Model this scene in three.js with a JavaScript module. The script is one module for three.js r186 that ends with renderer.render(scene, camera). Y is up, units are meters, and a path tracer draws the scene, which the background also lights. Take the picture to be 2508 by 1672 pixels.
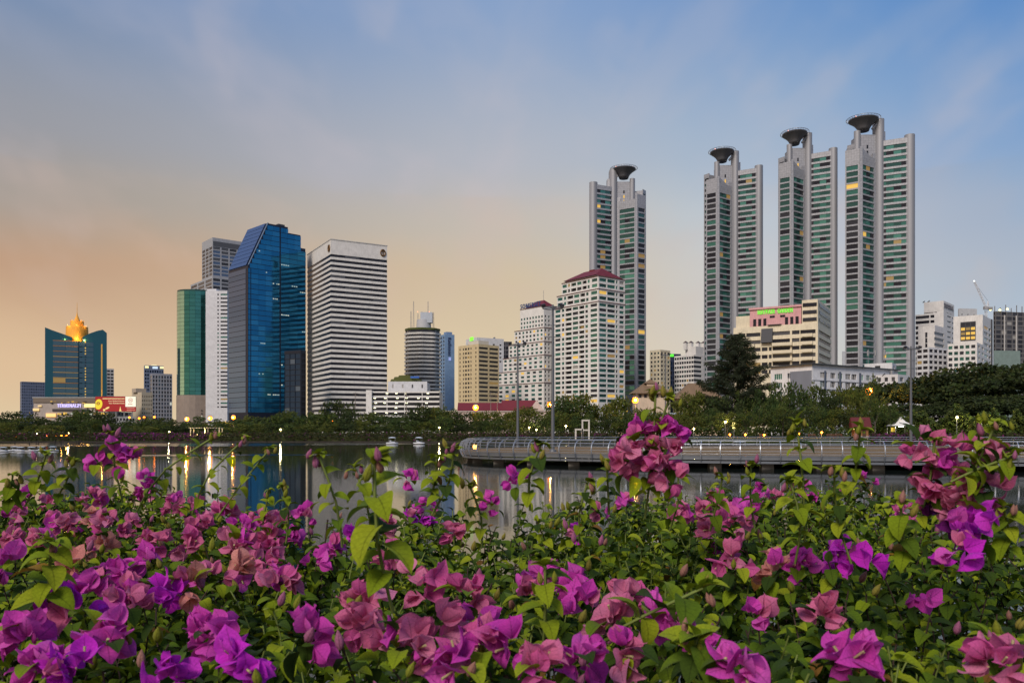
import * as THREE from 'three';
import { mergeGeometries } from 'three/addons/utils/BufferGeometryUtils.js';
import { ImprovedNoise } from 'three/addons/math/ImprovedNoise.js';
import { FontLoader } from 'three/addons/loaders/FontLoader.js';
import { TextGeometry } from 'three/addons/geometries/TextGeometry.js';

// ---------------------------------------------------------------- camera, sky, sun, exposure
// water surface is y = 0, the eye stands 3.2 m above it, looking along -z with a rising lens shift
const F = 2000, CX = 1254, CY = 1055, EYE = 3.2, GY = 1.6;
const scene = new THREE.Scene();
const camera = new THREE.PerspectiveCamera(2 * Math.atan(836 / F) * 180 / Math.PI, 2508 / 1672, 0.1, 6000);
camera.position.set(0, EYE, 0);
camera.lookAt(0, EYE, -10);
camera.setViewOffset(2508, 1672, 0, -(CY - 836), 2508, 1672);
camera.focus = 7; camera.userData.fStop = 14;
camera.updateProjectionMatrix();

const renderer = new THREE.WebGLRenderer({ antialias: true });
renderer.setSize(1024, 682);
renderer.toneMapping = THREE.LinearToneMapping;
renderer.toneMappingExposure = 1.0;
renderer.outputColorSpace = THREE.SRGBColorSpace;
renderer.shadowMap.enabled = true;

const lin = c => { c /= 255; return c <= 0.04045 ? c / 12.92 : Math.pow((c + 0.055) / 1.055, 2.4); };
const clamp = (v, a, b) => Math.min(b, Math.max(a, v));
const mix = (a, b, t) => a + (b - a) * t;
const sstep = (a, b, v) => { const t = clamp((v - a) / (b - a), 0, 1); return t * t * (3 - 2 * t); };
const noise3 = new ImprovedNoise();
const fbm = (x, y, z, o = 4) => { let s = 0, a = 0.5, f = 1; for (let i = 0; i < o; i++) { s += a * noise3.noise(x * f, y * f, z * f); a *= 0.5; f *= 2.03; } return s; };

{ // dusk sky: warm band round the place where the sun is going down (out of frame, to one side), blue overhead
  const W = 2048, H = 1024, data = new Float32Array(W * H * 4);
  // azimuth columns (degrees, 0 = view axis, + to the east side), elevation rows
  const AZ = [-180, -135, -85, -32, 0, 16, 32, 80, 135, 180];
  const EL = [0, 3.5, 10, 14, 18, 28, 50, 90];
  const C = [ // sRGB, per azimuth then elevation
    [[206, 192, 186], [208, 194, 188], [198, 186, 186], [188, 182, 188], [172, 176, 192], [138, 158, 194], [104, 140, 190], [92, 130, 184]],
    [[232, 204, 168], [230, 200, 164], [206, 178, 152], [194, 172, 158], [178, 170, 170], [142, 158, 188], [104, 140, 190], [92, 130, 184]],
    [[236, 210, 168], [232, 202, 158], [208, 170, 136], [194, 166, 146], [176, 164, 160], [136, 150, 178], [104, 138, 186], [92, 130, 184]],
    [[222, 199, 162], [221, 190, 154], [192, 158, 131], [166, 157, 149], [153, 155, 163], [108, 138, 182], [102, 136, 186], [92, 130, 184]],
    [[224, 203, 168], [222, 203, 169], [209, 191, 164], [196, 188, 178], [179, 183, 193], [135, 161, 200], [104, 142, 194], [92, 130, 184]],
    [[214, 206, 190], [213, 205, 192], [202, 202, 202], [188, 198, 208], [164, 182, 203], [112, 149, 199], [96, 137, 193], [92, 130, 184]],
    [[196, 202, 206], [188, 197, 206], [166, 184, 203], [146, 173, 204], [122, 159, 204], [80, 131, 195], [92, 134, 192], [92, 130, 184]],
    [[186, 190, 200], [180, 188, 202], [160, 178, 204], [146, 170, 204], [128, 160, 202], [94, 138, 196], [92, 132, 190], [92, 130, 184]],
    [[192, 186, 190], [190, 188, 196], [172, 180, 200], [158, 174, 200], [142, 166, 200], [108, 146, 196], [96, 134, 190], [92, 130, 184]]];
  C.push(C[0]);
  const at = (arr, v) => { let i = 0; while (i < arr.length - 2 && v > arr[i + 1]) i++; const t = clamp((v - arr[i]) / (arr[i + 1] - arr[i]), 0, 1); return [i, t * t * (3 - 2 * t) * 0.5 + t * 0.5]; };
  for (let j = 0; j < H; j++) for (let i = 0; i < W; i++) {
    const el = (j + 0.5) / H * 180 - 90, u = (i + 0.5) / W;
    const th = (u - 0.5) * 2 * Math.PI;              // atan2(z, x)
    const dx = Math.cos(th), dz = Math.sin(th);
    let az = Math.atan2(dx, -dz) * 180 / Math.PI;     // 0 along -z, + toward +x
    const e = Math.max(el, 0);
    // soft drifting veils of cirrus, slanted like the streaks in the sky
    const ce = Math.cos(e * Math.PI / 180), px = dx * ce, py = Math.sin(e * Math.PI / 180), pz = dz * ce;
    const q = 1 / (py + 0.35);
    const X = px * q * 2.0, Z = pz * q * 2.0;
    const veil = fbm(X * 1.2 + 3.1, Z * 0.7 + X * 0.5, 1.7, 5), streak = fbm(X * 3.4 - Z * 1.2, Z * 1.0 + X * 0.9, 7.2, 4);
    const w1 = sstep(-0.12, 0.4, veil), w2 = sstep(0.02, 0.4, streak) * sstep(2, 12, e);
    const [a, ta] = at(AZ, az), [b, tb] = at(EL, e + veil * 2.2);
    const o = (j * W + i) * 4;
    const grey = e < 16 ? [212, 186, 176] : [206, 192, 196];
    for (let k = 0; k < 3; k++) {
      let v = mix(mix(C[a][b][k], C[a][b + 1][k], tb), mix(C[a + 1][b][k], C[a + 1][b + 1][k], tb), ta);
      v = mix(v, grey[k], 0.26 * w1 * sstep(3, 14, e) + 0.18 * w2 + 0.12 * sstep(0, 0.35, fbm(X * 2.6 + 9, Z * 2.2 + X, 4.4, 5)) * sstep(3, 10, e));
      data[o + k] = lin(v) * (el < 0 ? 0.5 : 1);
    }
    data[o + 3] = 1;
  }
  const sky = new THREE.DataTexture(data, W, H, THREE.RGBAFormat, THREE.FloatType);
  sky.mapping = THREE.EquirectangularReflectionMapping;
  sky.magFilter = THREE.LinearFilter; sky.minFilter = THREE.LinearFilter;
  sky.wrapS = THREE.RepeatWrapping; sky.needsUpdate = true;
  scene.background = sky; scene.environment = sky;
}
const sun = new THREE.DirectionalLight(new THREE.Color(1, 0.88, 0.76), 3.3);
{ // low, soft glow from the side where the sky is warm
  const az = -154 * Math.PI / 180, el = 40 * Math.PI / 180;
  sun.position.set(Math.sin(az) * Math.cos(el) * 800, Math.sin(el) * 800, -Math.cos(az) * Math.cos(el) * 800);
  sun.target.position.set(0, 0, -300);
  sun.position.add(sun.target.position);
  sun.castShadow = true; sun.shadow.radius = 40; sun.shadow.mapSize.set(4096, 4096);
  const c = sun.shadow.camera; c.left = -700; c.right = 700; c.top = 500; c.bottom = -500; c.near = 1; c.far = 2500;
  scene.add(sun, sun.target);
}

// ---------------------------------------------------------------- helpers
let seed = 12345;
const srand = s => { seed = s >>> 0; };
const R = (a = 1, b) => { seed = (seed + 0x6D2B79F5) >>> 0; let t = seed; t = Math.imul(t ^ (t >>> 15), t | 1); t ^= t + Math.imul(t ^ (t >>> 7), t | 61); const v = ((t ^ (t >>> 14)) >>> 0) / 4294967296; return b === undefined ? v * a : a + v * (b - a); };
const pick = a => a[Math.min(a.length - 1, Math.floor(R() * a.length))];
const V = (x, y, z) => new THREE.Vector3(x, y, z);
const wx = (px, d) => (px - CX) / F * d, wy = (py, d) => EYE + (CY - py) / F * d;
const P = (px, py, d) => V(wx(px, d), wy(py, d), -d);
const used = {};
function numbered(n) { const k = used[n] = (used[n] ?? -1) + 1; return k ? `${n}_${String(k).padStart(3, '0')}` : n; }
function tag(o, label, category, group, kind) { o.userData.label = label; if (category) o.userData.category = category; if (group) o.userData.group = group; if (kind) o.userData.kind = kind; return o; }
function thing(name, label, category, [x, y, z] = [0, 0, 0], turn = 0, group) { const o = new THREE.Group(); o.name = numbered(name); o.position.set(x, y, z); o.rotation.y = turn; scene.add(o); return tag(o, label, category, group); }
function part(name, geo, m, parent) { const o = new THREE.Mesh(geo, m); o.name = name; parent.add(o); return o; }
function solo(name, geo, m, label, category, group, kind) { const o = new THREE.Mesh(geo, m); o.name = numbered(name); scene.add(o); return tag(o, label, category, group, kind); }
function structure(name, geo, m, parent = scene) { const o = new THREE.Mesh(geo, m); o.name = parent === scene ? numbered(name) : name; if (parent === scene) o.userData.kind = 'structure'; parent.add(o); return o; }
function M(c, rough = 0.8, metal = 0, more = {}) { const m = new THREE.MeshStandardMaterial({ roughness: rough, metalness: metal, ...more }); if (Array.isArray(c)) m.color.setRGB(...c); else m.color.set(c); return m; }
function glow(c, k, base = [0.5, 0.45, 0.35]) { const m = new THREE.MeshStandardMaterial({ roughness: 0.4 }); m.color.setRGB(...base); m.emissive.setRGB(...c); m.emissiveIntensity = k; return m; }
const UB = new THREE.BoxGeometry(1, 1, 1);
function ub(name, parent, m, cx, cy, cz, sx, sy, sz, ry = 0) { const o = new THREE.Mesh(UB, m); o.name = name; o.position.set(cx, cy, cz); o.scale.set(sx, sy, sz); o.rotation.y = ry; parent.add(o); return o; }
function bx(w, h, d, x = 0, y = 0, z = 0) { // box centred at x, y, z with uv in metres
  const g = new THREE.BoxGeometry(w, h, d), uv = g.attributes.uv, dims = [[d, h], [d, h], [w, d], [w, d], [w, h], [w, h]];
  for (let f = 0; f < 6; f++) for (let k = 0; k < 4; k++) { const i = f * 4 + k; uv.setXY(i, uv.getX(i) * dims[f][0] + x + z, uv.getY(i) * dims[f][1] + y); }
  return g.translate(x, y, z);
}
const merge = gs => { const a = gs.map(g => g.index ? g.toNonIndexed() : g); return mergeGeometries(a.map(g => { for (const k of Object.keys(g.attributes)) if (!['position', 'normal', 'uv'].includes(k)) g.deleteAttribute(k); return g; })); };
function tube(pts, r, seg = 12, rad = 6, closed = false) { return new THREE.TubeGeometry(new THREE.CatmullRomCurve3(pts, closed), seg, r, rad, closed); }
function bar(a, b, r, rad = 6, r2 = r) { const d = b.clone().sub(a), g = new THREE.CylinderGeometry(r2, r, d.length(), rad); g.translate(0, d.length() / 2, 0); g.applyQuaternion(new THREE.Quaternion().setFromUnitVectors(V(0, 1, 0), d.normalize())); return g.translate(a.x, a.y, a.z); }
function noiseTex(n, fn, rx = 1, ry = 1, srgb = true) { // tileable-enough computed texture
  const d = new Uint8Array(n * n * 4);
  for (let j = 0; j < n; j++) for (let i = 0; i < n; i++) { const v = fn(i / n, j / n); const o = (j * n + i) * 4; if (Array.isArray(v)) { d[o] = v[0]; d[o + 1] = v[1]; d[o + 2] = v[2]; } else d[o] = d[o + 1] = d[o + 2] = v; d[o + 3] = 255; }
  const t = new THREE.DataTexture(d, n, n); t.wrapS = t.wrapT = THREE.RepeatWrapping; t.magFilter = THREE.LinearFilter; t.minFilter = THREE.LinearMipmapLinearFilter; t.generateMipmaps = true; if (srgb) t.colorSpace = THREE.SRGBColorSpace; t.repeat.set(rx, ry); t.needsUpdate = true; return t;
}
const tn = (u, v, f, s) => { const a = Math.PI * 2; return noise3.noise(Math.cos(u * a) * f + s, Math.sin(u * a) * f + Math.cos(v * a) * f, Math.sin(v * a) * f + s * 2); };
// weathered render: broad patches, fine grain, rain streaks
const stainTex = noiseTex(256, (u, v) => { const a = tn(u, v, 1.2, 3), b = tn(u, v, 5, 9), c = tn(u, v * 0.15, 9, 2); return clamp(236 + a * 12 + b * 8 + c * 12 + (R() - 0.5) * 8, 0, 255); }, 1 / 26, 1 / 26);
const panelTex = noiseTex(256, (u, v) => { const g = ((u * 8) % 1 < 0.07 || (v * 8) % 1 < 0.07) ? -36 : 0; return clamp(228 + g + tn(u, v, 1.5, 5) * 16 + (R() - 0.5) * 8 + noise3.noise(Math.floor(u * 8) * 3.3, Math.floor(v * 8) * 2.7, 4) * 14, 0, 255); }, 1 / 12, 1 / 12);
const font = await new FontLoader().loadAsync('fonts/droid/droid_sans_bold.typeface.json');
const fontS = await new FontLoader().loadAsync('fonts/droid/droid_serif_bold.typeface.json');
function text(s, size, depth = 0.2, f = font) { const g = new TextGeometry(s, { font: f, size, depth, curveSegments: 3, bevelEnabled: false }); g.computeBoundingBox(); return g; }
function textFit(s, width, height, depth = 0.3, f = font) { const g = text(s, 1, depth, f), b = g.boundingBox; g.translate(-b.min.x, -b.min.y, 0); g.scale(width / (b.max.x - b.min.x), height / (b.max.y - b.min.y), 1); return g; }

// ---------------------------------------------------------------- water and land
const waterBump = noiseTex(512, (u, v) => clamp(128 + tn(u, v, 3, 1) * 60 + tn(u, v, 9, 4) * 40 + tn(u, v, 22, 8) * 24, 0, 255), 1, 1, false);
{
  const m = new THREE.MeshPhysicalMaterial({ roughness: 0.055, metalness: 0, ior: 1.33, specularIntensity: 1 });
  m.color.setRGB(0.012, 0.016, 0.013);
  const b = waterBump.clone(); b.repeat.set(1 / 9, 1 / 9); b.needsUpdate = true; m.bumpMap = b; m.bumpScale = 0.002;
  const g = new THREE.PlaneGeometry(1400, 420); g.rotateX(-Math.PI / 2); g.translate(0, 0, -190);
  const uv = g.attributes.uv, p = g.attributes.position; for (let i = 0; i < uv.count; i++) uv.setXY(i, p.getX(i), p.getZ(i));
  structure('lake_water', g, m);
  // breeze-ruffled lanes: small real waves riding a hand above the calm sheet
  const mr = m.clone(); mr.bumpMap = null; mr.roughness = 0.1;
  const lane = (near, far, x0, x1) => { // edges as px -> distance tables
    const rows = [], cols = 90, p = [], idx = []; const n = Math.round((far[1][1] - near[1][1]) / 0.24);
    for (let j = 0; j <= n; j++) for (let i = 0; i <= cols; i++) { const px = mix(x0, x1, i / cols), e = Math.min(1, 6 * Math.min(i, cols - i) / cols), dn = lerpT(near, px), df = lerpT(far, px), mid = (dn + df) / 2, half = (df - dn) / 2 * e, d = mid - half + 2 * half * j / n, X = wx(px, d);
      const ed = Math.min(1, 5 * Math.min(j, n - j) / n), amp = 0.02 * ed * (0.7 + 0.6 * noise3.noise(X * 0.09, d * 0.12, 2)); p.push(X, 0.012 + 0.03 * ed + amp * Math.sin(d * 7.2 + 2.4 * noise3.noise(X * 0.2, d * 0.3, 5)) + amp * 0.5 * Math.sin(d * 11.3 + X * 0.9), -d); }
    for (let j = 0; j < n; j++) for (let i = 0; i < cols; i++) { const q = j * (cols + 1) + i; idx.push(q, q + 1, q + cols + 1, q + 1, q + cols + 2, q + cols + 1); }
    const g2 = new THREE.BufferGeometry(); g2.setAttribute('position', new THREE.Float32BufferAttribute(p, 3)); g2.setIndex(idx); g2.computeVertexNormals(); structure('ruffled_water', g2, mr);
  };
  const lerpT = (t, x) => { for (let i = 0; i < t.length - 1; i++) if (x <= t[i + 1][0]) return mix(t[i][1], t[i + 1][1], clamp((x - t[i][0]) / (t[i + 1][0] - t[i][0]), 0, 1)); return t[t.length - 1][1]; };
  lane([[-400, 160], [0, 162], [600, 168], [1130, 190]], [[-400, 220], [0, 221], [600, 222], [1130, 214]], -400, 1130);
  lane([[300, 102], [560, 105], [820, 108]], [[300, 109], [560, 112], [820, 111]], 300, 820);
}
const SHORE = [[-900, 224], [-200, 226], [300, 228], [800, 229], [1150, 226], [1500, 206], [1800, 184], [2200, 168], [2508, 156], [3000, 148]];
const shoreD = px => { for (let i = 0; i < SHORE.length - 1; i++) if (px <= SHORE[i + 1][0]) { const t = clamp((px - SHORE[i][0]) / (SHORE[i + 1][0] - SHORE[i][0]), 0, 1); return mix(SHORE[i][1], SHORE[i + 1][1], t); } return 148; };
const grassTex = noiseTex(256, (u, v) => { const a = tn(u, v, 2, 3) * 26, b = tn(u, v, 9, 6) * 22, r = (R() - 0.5) * 34; return [clamp(92 + a + b + r, 0, 255), clamp(104 + a + b + r, 0, 255), clamp(48 + a * 0.6 + b * 0.5 + r * 0.6, 0, 255)]; }, 1 / 14, 1 / 14);
{
  const s = new THREE.Shape(); SHORE.forEach(([px, d], i) => i ? s.lineTo(wx(px, d), d) : s.moveTo(wx(px, d), d));
  s.lineTo(2600, 400); s.lineTo(2600, 3000); s.lineTo(-2600, 3000); s.lineTo(-2600, 300);
  const g = new THREE.ExtrudeGeometry(s, { depth: 2.6, bevelEnabled: false }); g.rotateX(-Math.PI / 2); g.translate(0, GY - 2.6, 0);
  structure('park_ground', g, M([0.3, 0.3, 0.3], 0.95, 0, { map: grassTex }));
  // low concrete quay edge
  const q = []; for (let i = 0; i < SHORE.length - 1; i++) { const [pa, da] = SHORE[i], [pb, db] = SHORE[i + 1], a = V(wx(pa, da), 0, -da), b = V(wx(pb, db), 0, -db), L = a.distanceTo(b), gg = bx(L, 0.7, 0.5); gg.rotateY(Math.atan2(-(b.z - a.z), b.x - a.x)); gg.translate((a.x + b.x) / 2, 0.0, (a.z + b.z) / 2 + 0.3); q.push(gg); }
  structure('quay_kerb', merge(q), M([0.035, 0.03, 0.025], 1));
  // park path along the trees
  const pp = new THREE.Shape(); const row = (off) => SHORE.map(([px, d]) => [wx(px, d + off) , d + off]);
  const A = row(9), B = row(12.5).reverse(); [...A, ...B].forEach(([x, d], i) => i ? pp.lineTo(x, d) : pp.moveTo(x, d));
  const pg = new THREE.ShapeGeometry(pp); pg.rotateX(-Math.PI / 2); pg.translate(0, GY + 0.006, 0);
  structure('park_path', pg, M([0.16, 0.13, 0.1], 0.95, 0, { map: stainTex }));
  // bank under the flowering hedge
  const bank = new THREE.BoxGeometry(16, 1.6, 8); bank.translate(0, 0.8, 0.2);
  structure('near_bank', bank, M([0.05, 0.035, 0.02], 1));
}

// ---------------------------------------------------------------- boardwalk with curved steel railing
{
  const DY = 1.06, steel = M([0.34, 0.37, 0.42], 0.38, 0.75), steelD = M([0.16, 0.18, 0.21], 0.45, 0.7), fasc = M([0.2, 0.22, 0.25], 0.45, 0.55, { map: stainTex });
  const woodT = noiseTex(256, (u, v) => { const k = Math.floor(v * 32); const g = (v * 32) % 1 < 0.12 ? -70 : 0; const t = noise3.noise(k * 7.7, 3, 1) * 34 + tn(u, v * 0.2, 7, 3) * 18 + (R() - 0.5) * 16; return [clamp(150 + g + t, 0, 255), clamp(132 + g + t, 0, 255), clamp(104 + g + t, 0, 255)]; }, 1 / 5, 1 / 5);
  const wood = new THREE.MeshPhysicalMaterial({ map: woodT, roughness: 0.9, specularIntensity: 0.3 }); wood.color.setRGB(0.62, 0.56, 0.48);
  const deck = thing('boardwalk', 'curved timber boardwalk over the lake edged by a bent steel railing', 'boardwalk', [0, 0, 0]);
  // plan outline: near edge from the tip to the far side beyond the frame
  const near = [[-5, 92], [-5.2, 88], [-4.2, 83], [-1.2, 79], [3.5, 76], [10, 72.5], [18, 69.5], [28, 67], [38, 64.5], [46, 60.5], [52, 54]].map(a => V(a[0], 0, -a[1]));
  const far = [[-5, 92], [-4.4, 98], [-1, 104], [6, 109], [20, 113], [40, 114], [60, 112], [76, 108]].map(a => V(a[0], 0, -a[1]));
  const cn = new THREE.CatmullRomCurve3(near), cf = new THREE.CatmullRomCurve3(far);
  const Ln = cn.getLength(), Lf = cf.getLength();
  const s = new THREE.Shape(); const o = [...cn.getSpacedPoints(60), ...cf.getSpacedPoints(50).reverse()];
  o.forEach((p, i) => i ? s.lineTo(p.x, -p.z) : s.moveTo(p.x, -p.z));
  const g = new THREE.ExtrudeGeometry(s, { depth: 0.18, bevelEnabled: false }); g.rotateX(-Math.PI / 2); g.translate(0, DY - 0.18, 0);
  part('deck_boards', g, wood, deck);
  const offs = (c, t, off) => { const p = c.getPointAt(t), tg = c.getTangentAt(t); return [p, V(-tg.z, 0, tg.x).multiplyScalar(off), tg]; };
  const side = (c, L, sgn, step) => {
    const n = Math.round(L / step);
    // outward normal: near edge faces the camera
    const line = (out, y, r, m, name) => { const pts = []; for (let i = 0; i <= n; i++) { const [p, nn] = offs(c, i / n, sgn * out); pts.push(V(p.x + nn.x, y, p.z + nn.z)); } part(name, new THREE.TubeGeometry(new THREE.CatmullRomCurve3(pts), n * 2, r, 5), m, deck); };
    const strip = (out, y0, y1, th, m, name) => { const gs = []; for (let i = 0; i < n; i++) { const [p, nn] = offs(c, i / n, sgn * out), [q, qq] = offs(c, (i + 1) / n, sgn * out), a = p.clone().add(nn), b = q.clone().add(qq), l = a.distanceTo(b) + 0.01; const gg = bx(l, y1 - y0, th); gg.rotateY(Math.atan2(-(b.z - a.z), b.x - a.x)); gg.translate((a.x + b.x) / 2, (y0 + y1) / 2, (a.z + b.z) / 2); gs.push(gg); } part(name, merge(gs), m, deck); };
    strip(0.12, DY - 0.32, DY + 0.06, 0.16, fasc, 'edge_beam');
    strip(0.1, DY - 0.62, DY - 0.42, 0.1, steelD, 'lower_beam');
    // rails follow the bowed profile of the ribs
    const prof = [[0.1, DY - 0.62], [0.34, DY - 0.2], [0.46, DY + 0.2], [0.44, DY + 0.62], [0.26, DY + 0.98], [-0.06, DY + 1.2], [-0.3, DY + 1.27]];
    line(-0.3, DY + 1.29, 0.045, steel, 'top_rail'); line(0.26, DY + 1.0, 0.04, steel, 'hand_rail');
    for (const [oo, y] of [[0.47, DY + 0.42], [0.4, DY + 0.72], [0.47, DY + 0.18]]) line(oo, y, 0.018, steel, 'wire_rail');
    const rib = (() => { // flat bar bent in a bow, extruded
      const outer = new THREE.CatmullRomCurve3(prof.map(a => V(a[0], a[1], 0))).getPoints(14), sh = new THREE.Shape();
      outer.forEach((p, i) => i ? sh.lineTo(p.x + 0.045, p.y) : sh.moveTo(p.x + 0.045, p.y)); [...outer].reverse().forEach((p, i) => sh.lineTo(p.x - 0.055 - 0.02 * Math.sin(i / 14 * 3.1), p.y - 0.03));
      const gg = new THREE.ExtrudeGeometry(sh, { depth: 0.07, bevelEnabled: false }); return gg.translate(0, 0, -0.035);
    })();
    for (let i = 0; i <= n; i++) { const [p, nn] = offs(c, i / n, sgn); const r = part('rail_rib', rib, steel, deck); r.position.set(p.x, 0, p.z); r.rotation.y = Math.atan2(-nn.z, nn.x); }
  };
  side(cn, Ln, 1, 1.62); side(cf, Lf, -1, 1.7);
  const conc = M([0.2, 0.18, 0.15], 0.9, 0, { map: stainTex });
  for (let i = 1; i < 17; i++) { const [p, nn] = offs(cn, i / 17, -0.9); const c = part('pile', new THREE.BoxGeometry(1.0, 2.2, 0.9), conc, deck); c.position.set(p.x + nn.x, -0.32, p.z + nn.z); }
  // two amber marker lamps at the tip of the boardwalk
  for (const [px, py] of [[1161, 1094], [1167, 1095]]) {
    const l = thing('marker_lamp', 'small amber marker lamp low on the rounded end of the boardwalk', 'lamp', P(px, py, 90).toArray(), 0, 'amber lamps on the boardwalk end');
    part('lamp_glass', new THREE.CapsuleGeometry(0.12, 0.26, 3, 8), glow([1, 0.42, 0.05], 6), l); part('lamp_base', new THREE.CylinderGeometry(0.14, 0.16, 0.1, 8).translate(0, -0.26, 0), steelD, l);
  }
}

// ---------------------------------------------------------------- buildings
const wallM = (c, r = 0.75) => M(c, r, 0, { map: stainTex });
const PM = (c, r, sp) => { const m = new THREE.MeshPhysicalMaterial({ roughness: r, specularIntensity: sp }); m.color.setRGB(...c); return m; };
const GL = { // coated and plain glazing
  dark: PM([0.016, 0.017, 0.024], 0.2, 0.5), dark2: PM([0.03, 0.032, 0.04], 0.2, 0.6), smoke: PM([0.07, 0.072, 0.08], 0.2, 0.8),
  teal: M([0.06, 0.2, 0.17], 0.12, 0.6), teal2: M([0.1, 0.3, 0.25], 0.12, 0.6), teal3: M([0.04, 0.11, 0.1], 0.12, 0.55),
  blue: M([0.014, 0.15, 0.32], 0.09, 0.85), blue2: M([0.011, 0.125, 0.28], 0.09, 0.85), blue3: M([0.022, 0.175, 0.35], 0.1, 0.85), navy: M([0.02, 0.045, 0.1], 0.1, 0.7),
  green: M([0.36, 0.6, 0.52], 0.08, 0.92), green2: M([0.34, 0.57, 0.49], 0.08, 0.92), pine: M([0.055, 0.22, 0.21], 0.09, 0.85), pine2: M([0.045, 0.19, 0.18], 0.09, 0.85), slate: M([0.09, 0.13, 0.2], 0.14, 0.6),
  curtain: M([0.3, 0.29, 0.27], 0.5, 0.1),
  lit: glow([1, 0.6, 0.1], 0.6, [0.3, 0.2, 0.05]), lit2: glow([1, 0.55, 0.12], 0.2, [0.12, 0.1, 0.05]), office: glow([0.75, 0.9, 0.8], 0.4, [0.1, 0.2, 0.25]), cool: glow([0.95, 1, 0.85], 0.45, [0.3, 0.35, 0.3]),
};
const mixGlass = w => { const keys = Object.keys(w), tot = keys.reduce((s, k) => s + w[k], 0); return () => { let r = R() * tot; for (const k of keys) if ((r -= w[k]) <= 0) return GL[k]; return GL[keys[0]]; }; };

// a facade along the plan edge p0 -> p1 (left to right as seen from outside); returns wall geometry, adds windows as parts
function facade(g, p0, p1, o) {
  const [x0, z0] = p0, [x1, z1] = p1, L = Math.hypot(x1 - x0, z1 - z0), ang = Math.atan2(-(z1 - z0), x1 - x0);
  const t = o.t ?? 0.4, n = o.n, fh = (o.y1 - o.y0) / n, wf = o.wf ?? 0.5, wall = [], wn = o.name ?? 'window';
  const cols = typeof o.cols === 'number' ? Array.from({ length: o.cols * 2 + 1 }, (_, i) => i % 2 ? { w: o.cw ?? 0.65 } : { p: (1 - (o.cw ?? 0.65)) * (i === 0 || i === o.cols * 2 ? 0.5 : 1) }) : (o.cols ?? [{ w: 1 }]);
  const tot = cols.reduce((s, c) => s + (c.w ?? c.p ?? c.b), 0);
  const toWorld = q => { q.rotateY(ang); return q.translate(x0, 0, z0); };
  const cs = Math.cos(ang), sn = Math.sin(ang);
  for (let i = 0; i < n; i++) {
    const yb = o.y0 + i * fh, band = fh * (1 - wf), hw = fh - band;
    wall.push(bx(L, band, t, L / 2, yb + band / 2, -t / 2));
    let u = 0;
    cols.forEach((c, ci) => {
      const w = (c.w ?? c.p ?? c.b) / tot * L;
      if (c.p !== undefined) wall.push(bx(w, hw, t, u + w / 2, yb + band + hw / 2, -t / 2));
      else {
        const m = (c.glass ?? o.glass)(i, ci), z = -t + (c.b ? -0.9 : 0.06), cx = u + w / 2;
        ub(c.name ?? wn, g, m, x0 + cx * cs + z * sn, yb + band + hw / 2, z0 - cx * sn + z * cs, w, hw, 0.08, ang);
        if (c.b) { wall.push(bx(w, 0.12, 0.9, cx, yb + band - 0.06, -t - 0.45)); }
        if (o.mull && w > 1.6) { const k = Math.max(1, Math.round(w / o.mull)); for (let j = 1; j < k; j++) wall.push(bx(0.12, hw, 0.1, u + w * j / k, yb + band + hw / 2, -t + 0.16)); }
      }
      u += w;
    });
  }
  if (o.cap) wall.push(bx(L, o.cap, t, L / 2, o.y1 + o.cap / 2, -t / 2));
  if (o.foot) wall.push(bx(L, o.foot, t, L / 2, o.y0 - o.foot / 2, -t / 2));
  return wall.map(toWorld);
}
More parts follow.
